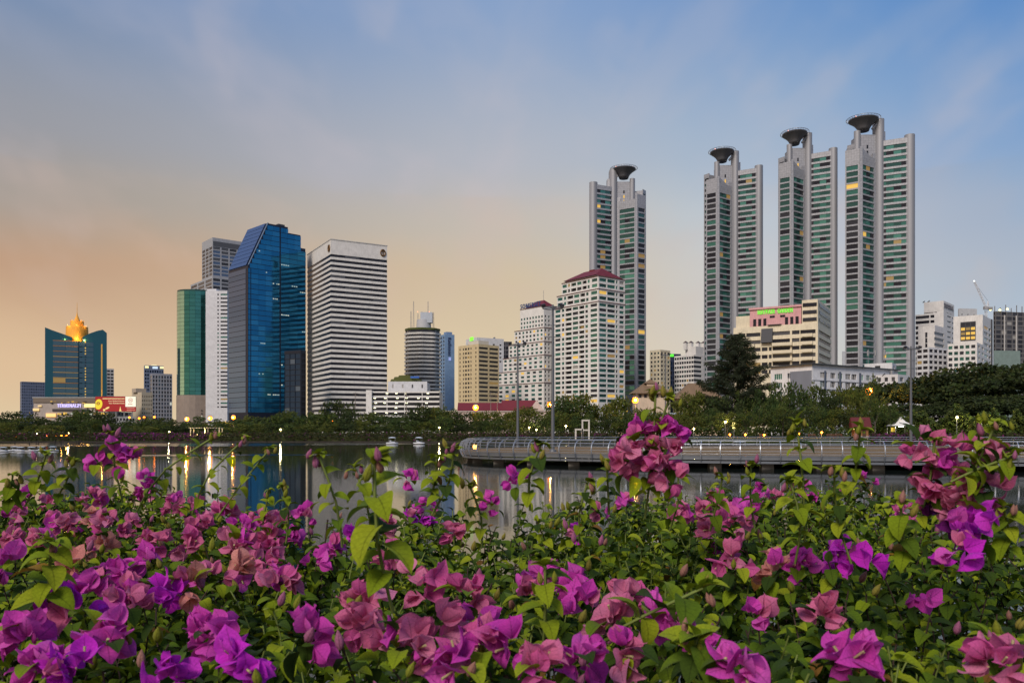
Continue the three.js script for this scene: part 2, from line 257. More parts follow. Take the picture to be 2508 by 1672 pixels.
// a rectangular building seen on its corner: corner at pixel xc and distance d, faces running back to xl and xr
function corner(xl, xc, xr, d, phi) {
  const Xc = wx(xc, d), tr = (xr - CX) / F, tl = (xl - CX) / F, s = Math.sin(phi), c = Math.cos(phi);
  return { x: Xc, z: -d, Lr: (tr * d - Xc) / (c - tr * s), Ll: xl === xc ? 0 : (Xc - tl * d) / (s + tl * c) };
}
function building(name, label, o) {
  const k8 = 9 * Math.PI / 180, hasL = o.xl !== o.xc, xls = Math.min(o.xl, ...(o.levels ?? []).map(l => l.xl ?? o.xl));
  let phi = (o.phi ?? 30) * Math.PI / 180; if (hasL) phi = clamp(phi, Math.atan2(CX - xls, F) + k8, Math.PI / 2 - Math.max(0, Math.atan2(o.xr - CX, F)) - k8);
  const c0 = corner(o.xl, o.xc, o.xr, o.d, phi);
  const g = thing(name, label, o.cat ?? 'building', [c0.x, GY, c0.z], phi, o.group);
  const levels = o.levels ?? [{ xl: o.xl, top: o.top }], wallGeo = [], t = o.t ?? 0.4;
  let yb = 0; const res = { g, phi, ...c0, H: 0, tops: [] };
  levels.forEach((l, li) => {
    const cc = corner(l.xl ?? o.xl, o.xc, l.xr ?? o.xr, o.d, phi), Lr = cc.Lr, Ll = o.xl === o.xc ? (o.depth ?? 18) : cc.Ll, yt = wy(l.top, o.d) - GY;
    const dep = Math.max(Ll, 1), fh = l.fh ?? o.fh ?? 3.3, cap = l.cap ?? o.cap ?? 1, y0 = Math.max(yb, li ? yb : (o.start ?? 0)), n = Math.max(1, Math.round((yt - cap - y0) / fh)), y1 = yt - cap;
    if (o.R && Lr > 0.5) wallGeo.push(...facade(g, [0, 0], [Lr, 0], { ...o.R, ...(l.R ?? {}), y0, y1, n: o.R.n ?? n, cap, t }));
    if (o.L && Ll > 0.5 && o.xl !== o.xc) wallGeo.push(...facade(g, [0, -dep], [0, -t - 0.004], { ...o.L, ...(l.L ?? {}), y0, y1, n: o.L.n ?? n, cap, t }));
    const hasB = [o.L, o.R, l.L, l.R].some(f => Array.isArray(f?.cols) && f.cols.some(c => c.b)), ins = t + (hasB ? 1.15 : 0.12); // solid body behind the facades
    const hB = y1 + cap - 0.35 - (li ? yb : 0);
    wallGeo.push(bx(Lr - ins - 0.1, hB, dep - ins - 0.1, (Lr + ins - 0.1) / 2, (li ? yb : 0) + hB / 2, -(dep + ins - 0.1) / 2));
    if (y0 > 0 && !li) { wallGeo.push(bx(Lr, y0, t, Lr / 2, y0 / 2, -t / 2)); if (o.xl !== o.xc) wallGeo.push(bx(t, y0, dep - t - 0.01, t / 2, y0 / 2, -(dep + t) / 2)); }
    if (o.rim) { ub('rim', g, o.rim, Lr / 2, yt + 0.16, 0.12, Lr + 0.5, 0.32, 0.5); ub('rim', g, o.rim, -0.12, yt + 0.16, -dep / 2, 0.5, 0.32, dep); }
    res.tops.push({ Lr, Ll: dep, y: yt }); yb = yt;
  });
  part('wall', merge(wallGeo), o.wall, g); res.H = yb; res.top = res.tops[res.tops.length - 1];
  return res;
}
const white = wallM([0.74, 0.72, 0.7]), white2 = wallM([0.66, 0.66, 0.68]), cream = wallM([0.62, 0.5, 0.3]), creamL = wallM([0.7, 0.62, 0.45]), panelG = M([0.4, 0.41, 0.45], 0.5, 0.15, { map: panelTex }), stone = wallM([0.3, 0.24, 0.2]);
const maroon = M([0.16, 0.012, 0.018], 0.6, 0, { map: stainTex }), brownRim = M([0.12, 0.03, 0.03], 0.7), darkM = M([0.03, 0.032, 0.04], 0.6), metal = M([0.3, 0.31, 0.33], 0.4, 0.7);
function hipRoof(w, d, h, rl) { // hip roof over w x d centred on the origin, ridge length rl
  const p = [-w / 2, 0, d / 2, w / 2, 0, d / 2, w / 2, 0, -d / 2, -w / 2, 0, -d / 2, -rl / 2, h, 0, rl / 2, h, 0], f = [0, 1, 5, 0, 5, 4, 1, 2, 5, 2, 3, 4, 2, 4, 5, 3, 0, 4, 0, 2, 1, 0, 3, 2];
  let g = new THREE.BufferGeometry(); g.setAttribute('position', new THREE.Float32BufferAttribute(p, 3)); g.setIndex(f); g = g.toNonIndexed(); g.computeVertexNormals();
  const uv = []; for (let i = 0; i < g.attributes.position.count; i++) uv.push(g.attributes.position.getX(i), g.attributes.position.getZ(i)); g.setAttribute('uv', new THREE.Float32BufferAttribute(uv, 2)); return g;
}

// --- residential towers with flying-saucer roofs (four alike, one turned the other way)
function saucerTower(d, pxc, label, mirror, s, wide = 1, lw = 0) {
  srand(s);
  const g = thing('residential_tower', label, 'tower', [wx(pxc, d), GY, -d], 0, 'tall residential towers with disc roofs'); g.scale.x = wide;
  const sx = mirror ? -1 : 1, edge = (a, b) => mirror ? [[-b[0], b[1]], [-a[0], a[1]]] : [a, b];
  const wall = [], glass = mixGlass({ teal: 4, teal2: 1.6, teal3: 7, dark: 3, lit: 0.16, lit2: 0.3 }), glassD = mixGlass({ teal3: 5, dark: 4, teal: 2, dark2: 3, lit: 0.14, lit2: 0.3 });
  const y0 = 26, N = h => Math.round((h - y0) / 3.55);
  const W0 = [-20, -2], W1 = [-13.2, 3], W1b = [-12, 3], W2 = [-1, -4.5], Q0 = [0.8, -5], Q1 = [15.6, 2.6], LW0 = [-21.4 + lw, -9], LW1 = [-18.6 + lw, -5], hW = 158, hR = 171, hL = 170;
  const fac = (a, b, o) => { const [p, q] = edge(a, b); if (mirror && Array.isArray(o.cols)) o.cols = [...o.cols].reverse(); wall.push(...facade(g, p, q, { y0, wf: 0.5, t: 0.5, ...o })); };
  fac(W0, W1, { y1: hW, n: N(hW), cap: 9.5, cols: [{ p: 0.5 }, { w: 4.6, name: 'balcony_door', glass: glassD }, { p: 0.9 }], wf: 0.74, foot: y0 });
  fac(W1b, W2, { y1: hW, n: N(hW), cap: 6, cols: [{ p: 0.7 }, { w: 3.6 }, { w: 3.6 }, { w: 3.6 }, { p: 1 }], glass, wf: 0.74, foot: y0 });
  fac(Q0, Q1, { y1: hR, n: N(hR), cap: 3.2, cols: [{ p: 0.4 }, { w: 3.1, name: 'balcony_door', glass: glassD }, { w: 3.2 }, { w: 3.2 }, { w: 3.2 }], glass, wf: 0.64, foot: y0 });
  fac(LW0, LW1, { y1: hL, n: N(hL), cap: 3, cols: [{ p: 0.6 }, { w: 3.2, name: 'balcony_door', glass: glassD }, { p: 0.4 }], wf: 0.5, foot: y0 });
  // bodies behind the facades, corner piers
  const poly = (pts, h, yb = 0) => { const q = new THREE.Shape(); pts.forEach((p, i) => i ? q.lineTo(p[0] * sx, -p[1]) : q.moveTo(p[0] * sx, -p[1])); const e = new THREE.ExtrudeGeometry(q, { depth: h - yb, bevelEnabled: false }); e.rotateX(-Math.PI / 2); e.translate(0, yb, 0); return e; };
  wall.push(poly([[-19.6, -2.9], [-13, 1.9], [-2.2, -4.6], [-2.2, -18], [-10.5, -18]], hW + 5.5));
  wall.push(poly([[1.2, -5.9], [15.2, 1.4], [18.4, -1], [17, -17], [1.2, -19]], hR + 2.6));
  wall.push(poly([[-21 + lw, -9.8], [-18.4 + lw, -6], [-12, -9], [-12.5, -20]], hL + 2.4));
  wall.push(poly([[-13.4, 3.15], [-11.8, 3.15], [-11.8, 1.6], [-13.4, 1.6]], hW + 10.4));
  const pier = new THREE.CylinderGeometry(2.9, 2.9, hR + 5, 16, 1, false, 0, Math.PI * 2); pier.translate(17.1 * sx, (hR + 5) / 2, 0.4); wall.push(pier);
  wall.push(poly([[-2.6, -4.4], [1.2, -5.6], [1.2, -14], [-2.6, -14]], hR - 4));
  const cap = new THREE.Shape(); cap.moveTo(-11.8, 0); cap.lineTo(-1.2, 0); cap.lineTo(-11.8, 4.6); // raked parapet of the wedge
  const cg = new THREE.ExtrudeGeometry(cap, { depth: 0.5, bevelEnabled: false }); cg.rotateY(Math.atan2(7.5, 11)); 
  if (!mirror) { cg.translate(-2.3, hW + 6, -5.2); wall.push(cg); }
  // core
  wall.push(poly([[-10.6, -5.6], [1.6, -5.6], [1.6, -16], [-10.6, -16]], 178.5, 150));
  for (const [x, r, top] of [[-11.2, 1.9, 180.5], [2.2, 2.6, 187.5]]) { const c = new THREE.CylinderGeometry(r, r, top, 18); c.translate(x * sx, top / 2, -5.8); wall.push(c); }
  wall.push(poly([[1, -5.8], [4.8, -6.4], [4.8, -13], [1, -13]], 187.4, 150)); wall.push(poly([[4.4, -7], [6.4, -7.4], [6.4, -13], [4.4, -13]], 181, 150));
  part('wall', merge(wall), panelG, g);
  for (let i = 0; i < 4; i++) ub('slot_window', g, i === 3 || R() < 0.25 ? GL.dark : GL.lit, -5.2 * sx, 161 + i * 3.4, -5.56, 0.9, 2.1, 0.12);
  // disc roof
  const hx = (mirror ? 5.2 : -7.2), disc = new THREE.LatheGeometry([[0.1, 1.4], [3.2, 1.4], [3.7, 3], [4.8, 4.6], [6.4, 6.1], [8, 7.2], [8.5, 7.6], [8.5, 8.2], [0.1, 8.3]].map(a => new THREE.Vector2(a[0], a[1])), 32);
  const dm = part('disc_roof', disc, M([0.17, 0.17, 0.19], 0.6, 0.2, { map: panelTex }), g); dm.position.set(hx, 179.4, -6.5);
  const rim = part('disc_rim', new THREE.TorusGeometry(9.6, 0.16, 5, 36).rotateX(Math.PI / 2), metal, dm); rim.position.y = 8.6;
  for (let i = 0; i < 30; i++) { const a = i / 30 * Math.PI * 2, st = part('net_strut', UB, metal, dm); st.position.set(Math.cos(a) * 9.1, 8.4, Math.sin(a) * 9.1); st.scale.set(1.5, 0.16, 0.16); st.rotation.y = -a; }
  const strut = part('disc_brace', bar(V(hx + 4.6 * sx, 181.5, -5), V(2 * sx, 186.5, -5), 0.8, 8), panelG, g);
  for (const [x, y, z] of [[hx - 6, 188.3, -3], [hx + 6, 188.3, -3], [17 * sx, hR + 5.3, 1]]) { const l = part('warning_light', new THREE.SphereGeometry(0.3, 8, 6), glow([1, 0.35, 0.25], 3), g); l.position.set(x, y, z); }
  return g;
}
saucerTower(482, 2157, 'residential tower with disc roof standing beside the white apartment-sign block', false, 11, 1, 5.5);
saucerTower(505, 1981, 'residential tower with disc roof rising straight behind the pink-topped building', false, 22, 0.88, 3.4);
saucerTower(538, 1800, 'residential tower with disc roof rising behind the feathery conifer', false, 33, 0.92, 1.6);
saucerTower(574, 1513, 'residential tower with disc roof behind the white maroon-roofed apartment block', true, 44);

// --- white office tower with black ribbon windows
{
  srand(5);
  const glass = mixGlass({ dark: 9, dark2: 3, smoke: 1.2 });
  const rib = (n) => Array.from({ length: n }, () => ({ w: 1 }));
  const b = building('office_tower', 'white office tower ringed with black ribbon windows on every floor', { xl: 752, xc: 810, xr: 948, top: 586, d: 560, phi: 30, fh: 3.55, cap: 10, wall: wallM([0.76, 0.73, 0.69], 0.6), L: { cols: rib(2), wf: 0.52, glass, mull: 0 }, R: { cols: rib(4), wf: 0.52, glass }, start: 10 });
  // chamfered vertical corner and roof lip
  const { g, top } = b; ub('parapet_cap', g, wallM([0.6, 0.58, 0.55]), top.Lr / 2, top.y + 0.25, -top.Ll / 2, top.Lr + 0.6, 0.5, top.Ll + 0.6);
  const gold = M([0.14, 0.07, 0.02], 0.4, 0.5);
  const emblem = (x, y, z, ry) => { const e = new THREE.Group(); e.name = 'emblem'; e.position.set(x, y, z); e.rotation.y = ry; g.add(e); part('ring', new THREE.TorusGeometry(2.2, 0.5, 6, 20).scale(0.8, 1, 1), gold, e); part('figure', merge([bx(0.7, 3, 0.3, 0, -0.2, 0), bx(2, 0.6, 0.3, 0, 1.2, 0)]), gold, e); };
  emblem(top.Lr - 3.2, top.y - 5.2, 0.25, 0); emblem(-0.25, top.y - 5.5, -3.6, -Math.PI / 2);
  for (let i = 0; i < 6; i++) ub('roof_gear', g, wallM([0.55, 0.54, 0.52]), R(2, top.Lr - 2), top.y + 1, -R(3, top.Ll - 3), R(1.5, 4), R(0.8, 2), R(1.5, 4));
}
// --- blue mirror-glass tower with a slanted crown
{
  srand(6);
  const d = 560, phi = 45 * Math.PI / 180, c = corner(558, 606, 749, d, phi), g = thing('glass_tower', 'blue mirror-glass tower with a slanted shoulder and stepped crown', 'tower', [c.x, GY, c.z], phi);
  const U = px => { const t = (px - CX) / F; return (t * d - c.x) / (Math.cos(phi) - t * Math.sin(phi)); };
  const Y = (py, u) => wy(py, d + u * Math.sin(phi)) - GY;
  const Hs = Y(648, 0), u1 = U(654), H1 = Y(545, u1), u2 = U(706), u3 = U(737), u4 = U(749), H2 = Y(569, u2), H3 = Y(606, u3);
  const sh = new THREE.Shape(); [[0.3, 0], [u4 - 0.3, 0], [u4 - 0.3, H3 - 0.3], [u3 - 0.3, H3 - 0.3], [u3 - 0.3, H2 - 0.3], [u2 - 0.3, H2 - 0.3], [u2 - 0.3, H1 - 0.3], [u1 + 0.1, H1 - 0.3], [0.3, Hs - 0.3]].forEach((p, i) => i ? sh.lineTo(...p) : sh.moveTo(...p));
  const body = new THREE.ExtrudeGeometry(sh, { depth: c.Ll - 0.6, bevelEnabled: false }); body.translate(0, 0, -c.Ll + 0.3);
  part('frame_body', body, M([0.008, 0.014, 0.035], 0.35, 0.4), g);
  const fh = 3.55, n = Math.floor(H1 / fh), gf = mixGlass({ blue: 6, blue2: 5, blue3: 3 }), gs = mixGlass({ blue3: 3, slate: 5, blue: 1 });
  const lightL = M([0.09, 0.16, 0.32], 0.1, 0.85), lightL2 = M([0.11, 0.18, 0.35], 0.1, 0.85);
  const uline = u => u3; // right bound by height
  for (let i = 0; i < n; i++) {
    const yb = i * fh + 0.18, yt = (i + 1) * fh - 0.18; if (yb < 14) continue;
    const left = yt > Hs ? (yt - Hs) / (H1 - Hs) * u1 + 0.9 : 2.6, right = yt < H3 ? u4 : yt < H2 ? u3 : u2;
    const um = U(686); const segs = [];
    const split = (a, b, k) => { for (let j = 0; j < k; j++) segs.push([mix(a, b, j / k), mix(a, b, (j + 1) / k)]); };
    if (left < um - 1) split(left, um - 0.5, Math.max(1, Math.round((um - left) / 6.2)));
    if (right > um + 2) split(Math.max(um + 0.5, left), right - 0.1, 3);
    for (const [a, b] of segs) { const w = ub('window', g, gf(), (a + b) / 2, (yb + yt) / 2, -0.22, b - a - 0.08, yt - yb, 0.2); w.rotation.set(R(-0.006, 0.006), R(-0.008, 0.008), 0); if (R() < (a > um ? 0.14 : 0.06)) for (let q = 0; q < 4; q++) if (R() < 0.6) ub('lit_window', g, R() < 0.6 ? GL.office : GL.cool, mix(a, b, (q + 0.5) / 4), mix(yb, yt, 0.62), -0.1, (b - a) / 6, 0.7, 0.06); }
    if (yt < Hs - 0.5) { // side face, and the dark vertical slot at the corner
      ub('side_window', g, R() < 0.5 ? lightL : lightL2, 0.22, (yb + yt) / 2, -(c.Ll + 3) / 2, 0.2, yt - yb, c.Ll - 3.4);
      ub('corner_window', g, GL.blue2, 1.3, (yb + yt) / 2, -0.2, 1.6, yt - yb, 0.16);
    }
  }
  // slanted roof facet in courses
  const sl = Math.hypot(u1, H1 - Hs), an = Math.atan2(H1 - Hs, u1), k = Math.floor(sl / 3.4);
  for (let i = 0; i < k; i++) { const m = ub('roof_panel', g, lightL2, 0, 0, 0, sl / k - 0.3, 0.2, c.Ll - 3); const t = (i + 0.5) / k; m.position.set(u1 * t + 0.02, mix(Hs, H1, t) + 0.02, -c.Ll / 2 - 1); m.rotation.z = an; }
  part('edge_rib', bar(V(0.5, Hs, 0.1), V(u1 + 0.5, H1, 0.1), 0.4, 6), M([0.1, 0.15, 0.23], 0.55, 0.2), g);
  ub('roof_gear', g, darkM, u2 - 4, H1 + 0.5, -5, 5, 2, 5);
}
// dark low glass block beside it
{
  srand(7);
  building('glass_block', 'low dark blue glass block at the foot of the mirror tower', { xl: 696, xc: 736, xr: 749, top: 857, d: 530, phi: 60, fh: 3.6, cap: 2, wall: M([0.012, 0.016, 0.03], 0.4, 0.3), L: { cols: 3, cw: 0.95, wf: 0.9, t: 0.2, glass: mixGlass({ navy: 9, slate: 0.7 }) }, R: { cols: 1, cw: 0.6, wf: 0.7, glass: mixGlass({ dark: 1 }) }, start: 6 });
}
// --- curved green glass tower with a white concrete wing
{
  srand(8);
  const d = 720, mpp = d / F, g = thing('green_glass_tower', 'rounded green glass tower on a brown stone base', 'tower', [wx(466, d), GY, -d - 12]);
  const H = wy(708, d) - GY, y0 = wy(967, d) - GY, fh = 3.4, n = Math.round((H - y0) / fh);
  const curve = t => { const a = mix(Math.PI * 1.0, Math.PI * 0.30, t); return [Math.cos(a) * 15.6 - 0.6, Math.sin(a) * 13]; };
  const segs = 7; const pts = Array.from({ length: segs + 1 }, (_, i) => curve(i / segs)); pts.push([13.6, 8]);
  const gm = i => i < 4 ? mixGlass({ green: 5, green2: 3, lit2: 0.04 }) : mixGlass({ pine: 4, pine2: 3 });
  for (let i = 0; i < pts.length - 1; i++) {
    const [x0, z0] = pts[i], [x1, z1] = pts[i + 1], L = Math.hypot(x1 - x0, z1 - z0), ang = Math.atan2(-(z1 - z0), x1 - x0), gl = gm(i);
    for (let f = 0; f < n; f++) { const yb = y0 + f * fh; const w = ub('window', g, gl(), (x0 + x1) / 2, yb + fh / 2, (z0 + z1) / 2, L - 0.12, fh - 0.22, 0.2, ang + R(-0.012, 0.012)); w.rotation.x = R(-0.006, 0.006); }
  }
  const q = new THREE.Shape(); pts.forEach((p, i) => i ? q.lineTo(p[0] * 0.985, -p[1] * 0.985) : q.moveTo(p[0] * 0.985, -p[1] * 0.985)); q.lineTo(13.4, 14); q.lineTo(-9, 14);
  const e = new THREE.ExtrudeGeometry(q, { depth: H - y0, bevelEnabled: false }); e.rotateX(-Math.PI / 2); e.translate(0, y0, 0); part('frame_body', e, M([0.02, 0.07, 0.065], 0.3, 0.4), g);
  const q2 = new THREE.Shape(); pts.forEach((p, i) => i ? q2.lineTo(p[0] * 1.03, -p[1] * 1.03) : q2.moveTo(p[0] * 1.03, -p[1] * 1.03)); q2.lineTo(14, 14); q2.lineTo(-9, 14);
  const e2 = new THREE.ExtrudeGeometry(q2, { depth: y0 - 0.05, bevelEnabled: false }); e2.rotateX(-Math.PI / 2); part('stone_base', e2, stone, g);
  part('lit_sign', new THREE.SphereGeometry(1.2, 12, 10).scale(1, 1.9, 0.25), glow([1, 0.75, 0.05], 1.6), g).position.set(-4.2, y0 - 7.5, 12.1);
  for (let i = 0; i < 7; i++) ub('window', g, R() < 0.6 ? GL.cool : GL.dark, 8.5, 4 + i * 2.6, 10.6, 3, 0.8, 0.3, -0.3);
  const b = building('concrete_wing', 'plain white concrete slab with window slots beside the rounded green glass', { xl: 503, xc: 503, xr: 556, top: 712, d: 720, phi: 0, depth: 24, fh: 3.4, cap: 2.5, wall: wallM([0.66, 0.66, 0.69]), R: { cols: [{ p: 8 }, { w: 1 }, { p: 1.2 }, { w: 4.6, name: 'slot_window' }], wf: 0.42, glass: mixGlass({ dark: 5, dark2: 3, lit2: 0.3, teal: 1 }) }, start: 20 });
  ub('roof_block', b.g, white2, 3, b.H + 1.2, -8, 10, 2.4, 8);
}
// --- grey gridded tower behind
{
  srand(9);
  const b = building('gridded_tower', 'grey gridded glass tower stepping up behind the green tower', { xl: 462, xc: 520, xr: 600, d: 820, phi: 40, fh: 3.8, cap: 2, wall: wallM([0.36, 0.37, 0.4]), levels: [{ xl: 466, top: 676 }, { xl: 494, top: 581, cap: 9 }], L: { cols: 3, cw: 0.82, wf: 0.72, glass: mixGlass({ dark2: 4, smoke: 4, lit2: 0.1 }) }, R: { cols: 4, cw: 0.84, wf: 0.72, glass: mixGlass({ smoke: 5, dark2: 3, slate: 2 }) }, start: 90 });
  ub('glass_band', b.g, GL.smoke, b.top.Lr / 2, b.H - 6, 0.06, b.top.Lr - 1, 5, 0.1);
}

// --- white apartment blocks with maroon roofs
{
  srand(21);
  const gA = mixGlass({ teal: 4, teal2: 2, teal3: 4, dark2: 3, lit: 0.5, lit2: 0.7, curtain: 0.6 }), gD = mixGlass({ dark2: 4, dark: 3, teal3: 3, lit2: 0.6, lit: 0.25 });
  const wl = wallM([0.78, 0.76, 0.73]);
  const b = building('apartment_block', 'tall white apartment block with teal windows and a maroon hipped roof', { xl: 1358, xc: 1466, xr: 1531, d: 500, phi: 38, fh: 3.05, cap: 0.9, t: 0.45, wall: wl, rim: brownRim, levels: [{ xl: 1358, top: 738 }, { xl: 1364, top: 707 }, { xl: 1376, top: 676 }], L: { cols: [{ p: 0.4 }, { w: 2.6 }, { p: 0.7 }, { w: 1.2 }, { p: 0.6 }, { b: 3, glass: gD, name: 'balcony' }, { p: 0.5 }, { w: 2.6 }, { p: 0.5 }, { b: 2.4, glass: gD, name: 'balcony' }, { p: 0.5 }, { w: 1.2 }, { p: 1.2 }, { w: 3 }, { p: 0.4 }], wf: 0.58, glass: gA }, R: { cols: [{ p: 0.5 }, { w: 4 }, { p: 0.5 }, { w: 4.4 }, { p: 0.5 }, { w: 1 }, { p: 1 }, { w: 2.6 }, { p: 0.6 }], wf: 0.58, glass: gA }, start: 18 });
  const t = b.top, r = part('roof', hipRoof(t.Lr + 1, t.Ll - 3, 6.2, t.Lr * 0.45), maroon, b.g); r.geometry = hipRoof(t.Ll - 4, t.Lr + 1.2, 6.4, (t.Ll - 4) * 0.55); r.rotation.y = Math.PI / 2; r.position.set(t.Lr / 2, t.y + 1.2, -t.Ll / 2);
  ub('attic', b.g, wl, t.Lr / 2, t.y + 0.6, -t.Ll / 2, t.Lr - 1.5, 1.2, t.Ll - 5); ub('roof_ridge_box', b.g, maroon, t.Lr / 2, t.y + 7.2, -t.Ll / 2, 3, 1, 4);
  srand(22);
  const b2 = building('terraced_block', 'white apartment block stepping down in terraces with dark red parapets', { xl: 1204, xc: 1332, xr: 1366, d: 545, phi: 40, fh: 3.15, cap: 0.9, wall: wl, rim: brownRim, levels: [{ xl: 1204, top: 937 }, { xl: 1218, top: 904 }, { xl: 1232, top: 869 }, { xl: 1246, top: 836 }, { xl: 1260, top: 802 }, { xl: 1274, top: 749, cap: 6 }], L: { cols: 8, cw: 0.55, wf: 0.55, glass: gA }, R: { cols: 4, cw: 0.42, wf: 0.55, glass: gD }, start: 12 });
  const t2 = b2.top, r2 = part('roof', hipRoof(t2.Ll * 0.75, t2.Lr, 5, t2.Ll * 0.3), maroon, b2.g); r2.rotation.y = Math.PI / 2; r2.position.set(t2.Lr / 2, t2.y + 0.4, -t2.Ll * 0.42);
  const sg = part('name_sign', textFit('SOMERSET', t2.Ll * 0.86, 3.1, 0.3), M([0.02, 0.05, 0.16], 0.5), b2.g); sg.rotation.y = -Math.PI / 2; sg.position.set(-0.2, t2.y + 0.5, -t2.Ll * 0.97);
  part('mast', bar(V(t2.Lr / 2, t2.y + 4, -t2.Ll * 0.3), V(t2.Lr / 2, t2.y + 12, -t2.Ll * 0.3), 0.12, 5), metal, b2.g);
}
// --- cream building with pink crown and green neon letters
{
  srand(23);
  const cr = wallM([0.74, 0.66, 0.49]), pink = wallM([0.66, 0.35, 0.36]), gl = mixGlass({ dark: 5, dark2: 4, smoke: 1, lit2: 0.35, lit: 0.1 });
  const b = building('balcony_block', 'cream balcony block with a pink crown and green lit letters', { xl: 1795, xc: 2004, xr: 2037, d: 332, phi: 62, fh: 3.0, cap: 2.6, t: 0.5, wall: cr, levels: [{ xl: 1797, top: 790 }], L: { cols: [{ w: 5 }, { p: 0.4 }, { w: 6 }, { p: 0.5 }, { w: 2.4 }, { p: 0.5 }, { w: 1.2 }, { p: 0.4 }, { w: 7 }, { p: 0.8 }, { w: 3 }, { p: 0.3 }, { w: 6 }, { p: 0.4 }], wf: 0.5, glass: gl }, R: { cols: [{ p: 0.6 }, { w: 4 }, { w: 3 }], wf: 0.5, glass: gl }, start: 24 });
  const t = b.top, Lz = px => corner(px, 2004, 2037, 332, b.phi).Ll;
  const za = Lz(1835), zb = Lz(1962), hT = wy(745, 332) - GY, y0 = t.y;
  const nA = Math.max(1, Math.round((t.y - 2.6 - 24) / 3)), fA = (t.y - 2.6 - 24) / nA;
  // projecting balcony bays with thick parapets, in two runs and a taller corner bay
  const bay = (pa, pb, n0, n1, out, m) => { const z0 = Lz(pa), z1 = Lz(pb); for (let i = n0; i < n1; i++) { const y = t.y - 2.6 - (i + 0.72) * fA; ub('balcony_parapet', b.g, m, -out / 2 - 0.03, y, -(z0 + z1) / 2, out, 1.3, z0 - z1); } };
  bay(1822, 1850, 1, 10, 1.6, cr); bay(1893, 1942, 1, 10, 1.5, cr); bay(1965, 1992, 0, 10, 1.3, cr);
  const cb = [bx(t.Lr - 0.3, 9.6, Lz(1964) - 0.2, t.Lr / 2, y0 + 4.8, -Lz(1964) / 2)]; part('corner_bay', merge(cb), cr, b.g);
  for (let i = 0; i < 3; i++) { ub('window', b.g, gl(), -0.06, y0 + 1.6 + i * 3, -Lz(1964) * 0.5, 0.12, 1.4, Lz(1964) * 0.86); ub('window', b.g, gl(), t.Lr / 2, y0 + 1.6 + i * 3, 0.06, t.Lr * 0.8, 1.4, 0.12); }
  part('end_bay', bx(t.Lr * 0.9, 5, Lz(1800) - za - 0.2, t.Lr * 0.5, y0 + 2.5, -(Lz(1800) + za) / 2), cr, b.g);
  const pk = part('pink_crown', merge([bx(8, hT - y0, za - zb - 0.1, 5.2, (hT + y0) / 2, -(za + zb) / 2), bx(1.2, 0.8, za - zb + 0.5, 1.2, hT + 0.2, -(za + zb) / 2)]), pink, b.g);
  for (const k of [0.1, 0.2, 0.3, 0.72, 0.82, 0.92]) ub('window', b.g, GL.dark, 1.14, y0 + 1.8, -mix(za, zb, k), 0.12, 3, (za - zb) * 0.06);
  for (const k of [0.42, 0.47, 0.62, 0.67]) ub('window', b.g, GL.dark, 1.14, hT - 3.6, -mix(za, zb, k), 0.12, 0.9, 1);
  ub('pergola', b.g, M([0.06, 0.05, 0.05], 0.6), 0.4, y0 + 0.3, -mix(za, zb, 0.5), 2.4, 0.25, (za - zb) * 0.26);
  const sky = ub('skylight', b.g, darkM, -0.55, y0 - 4.2, -mix(za, zb, 0.36), 1.2, 6, (za - zb) * 0.22); sky.rotation.z = -0.2;
  for (const [s, k0, k1] of [['MAYFAIR', 0.16, 0.5], ['GARDEN', 0.55, 0.84]]) { const tg = part('lit_sign', textFit(s, (za - zb) * (k1 - k0), 1.7, 0.25), glow([0.2, 1, 0.05], 0.75, [0.05, 0.3, 0.02]), b.g); tg.rotation.y = -Math.PI / 2; tg.position.set(1.05, hT - 2.3, -mix(za, zb, k0)); }
  b.terrace = { za, zb, y0 };
}
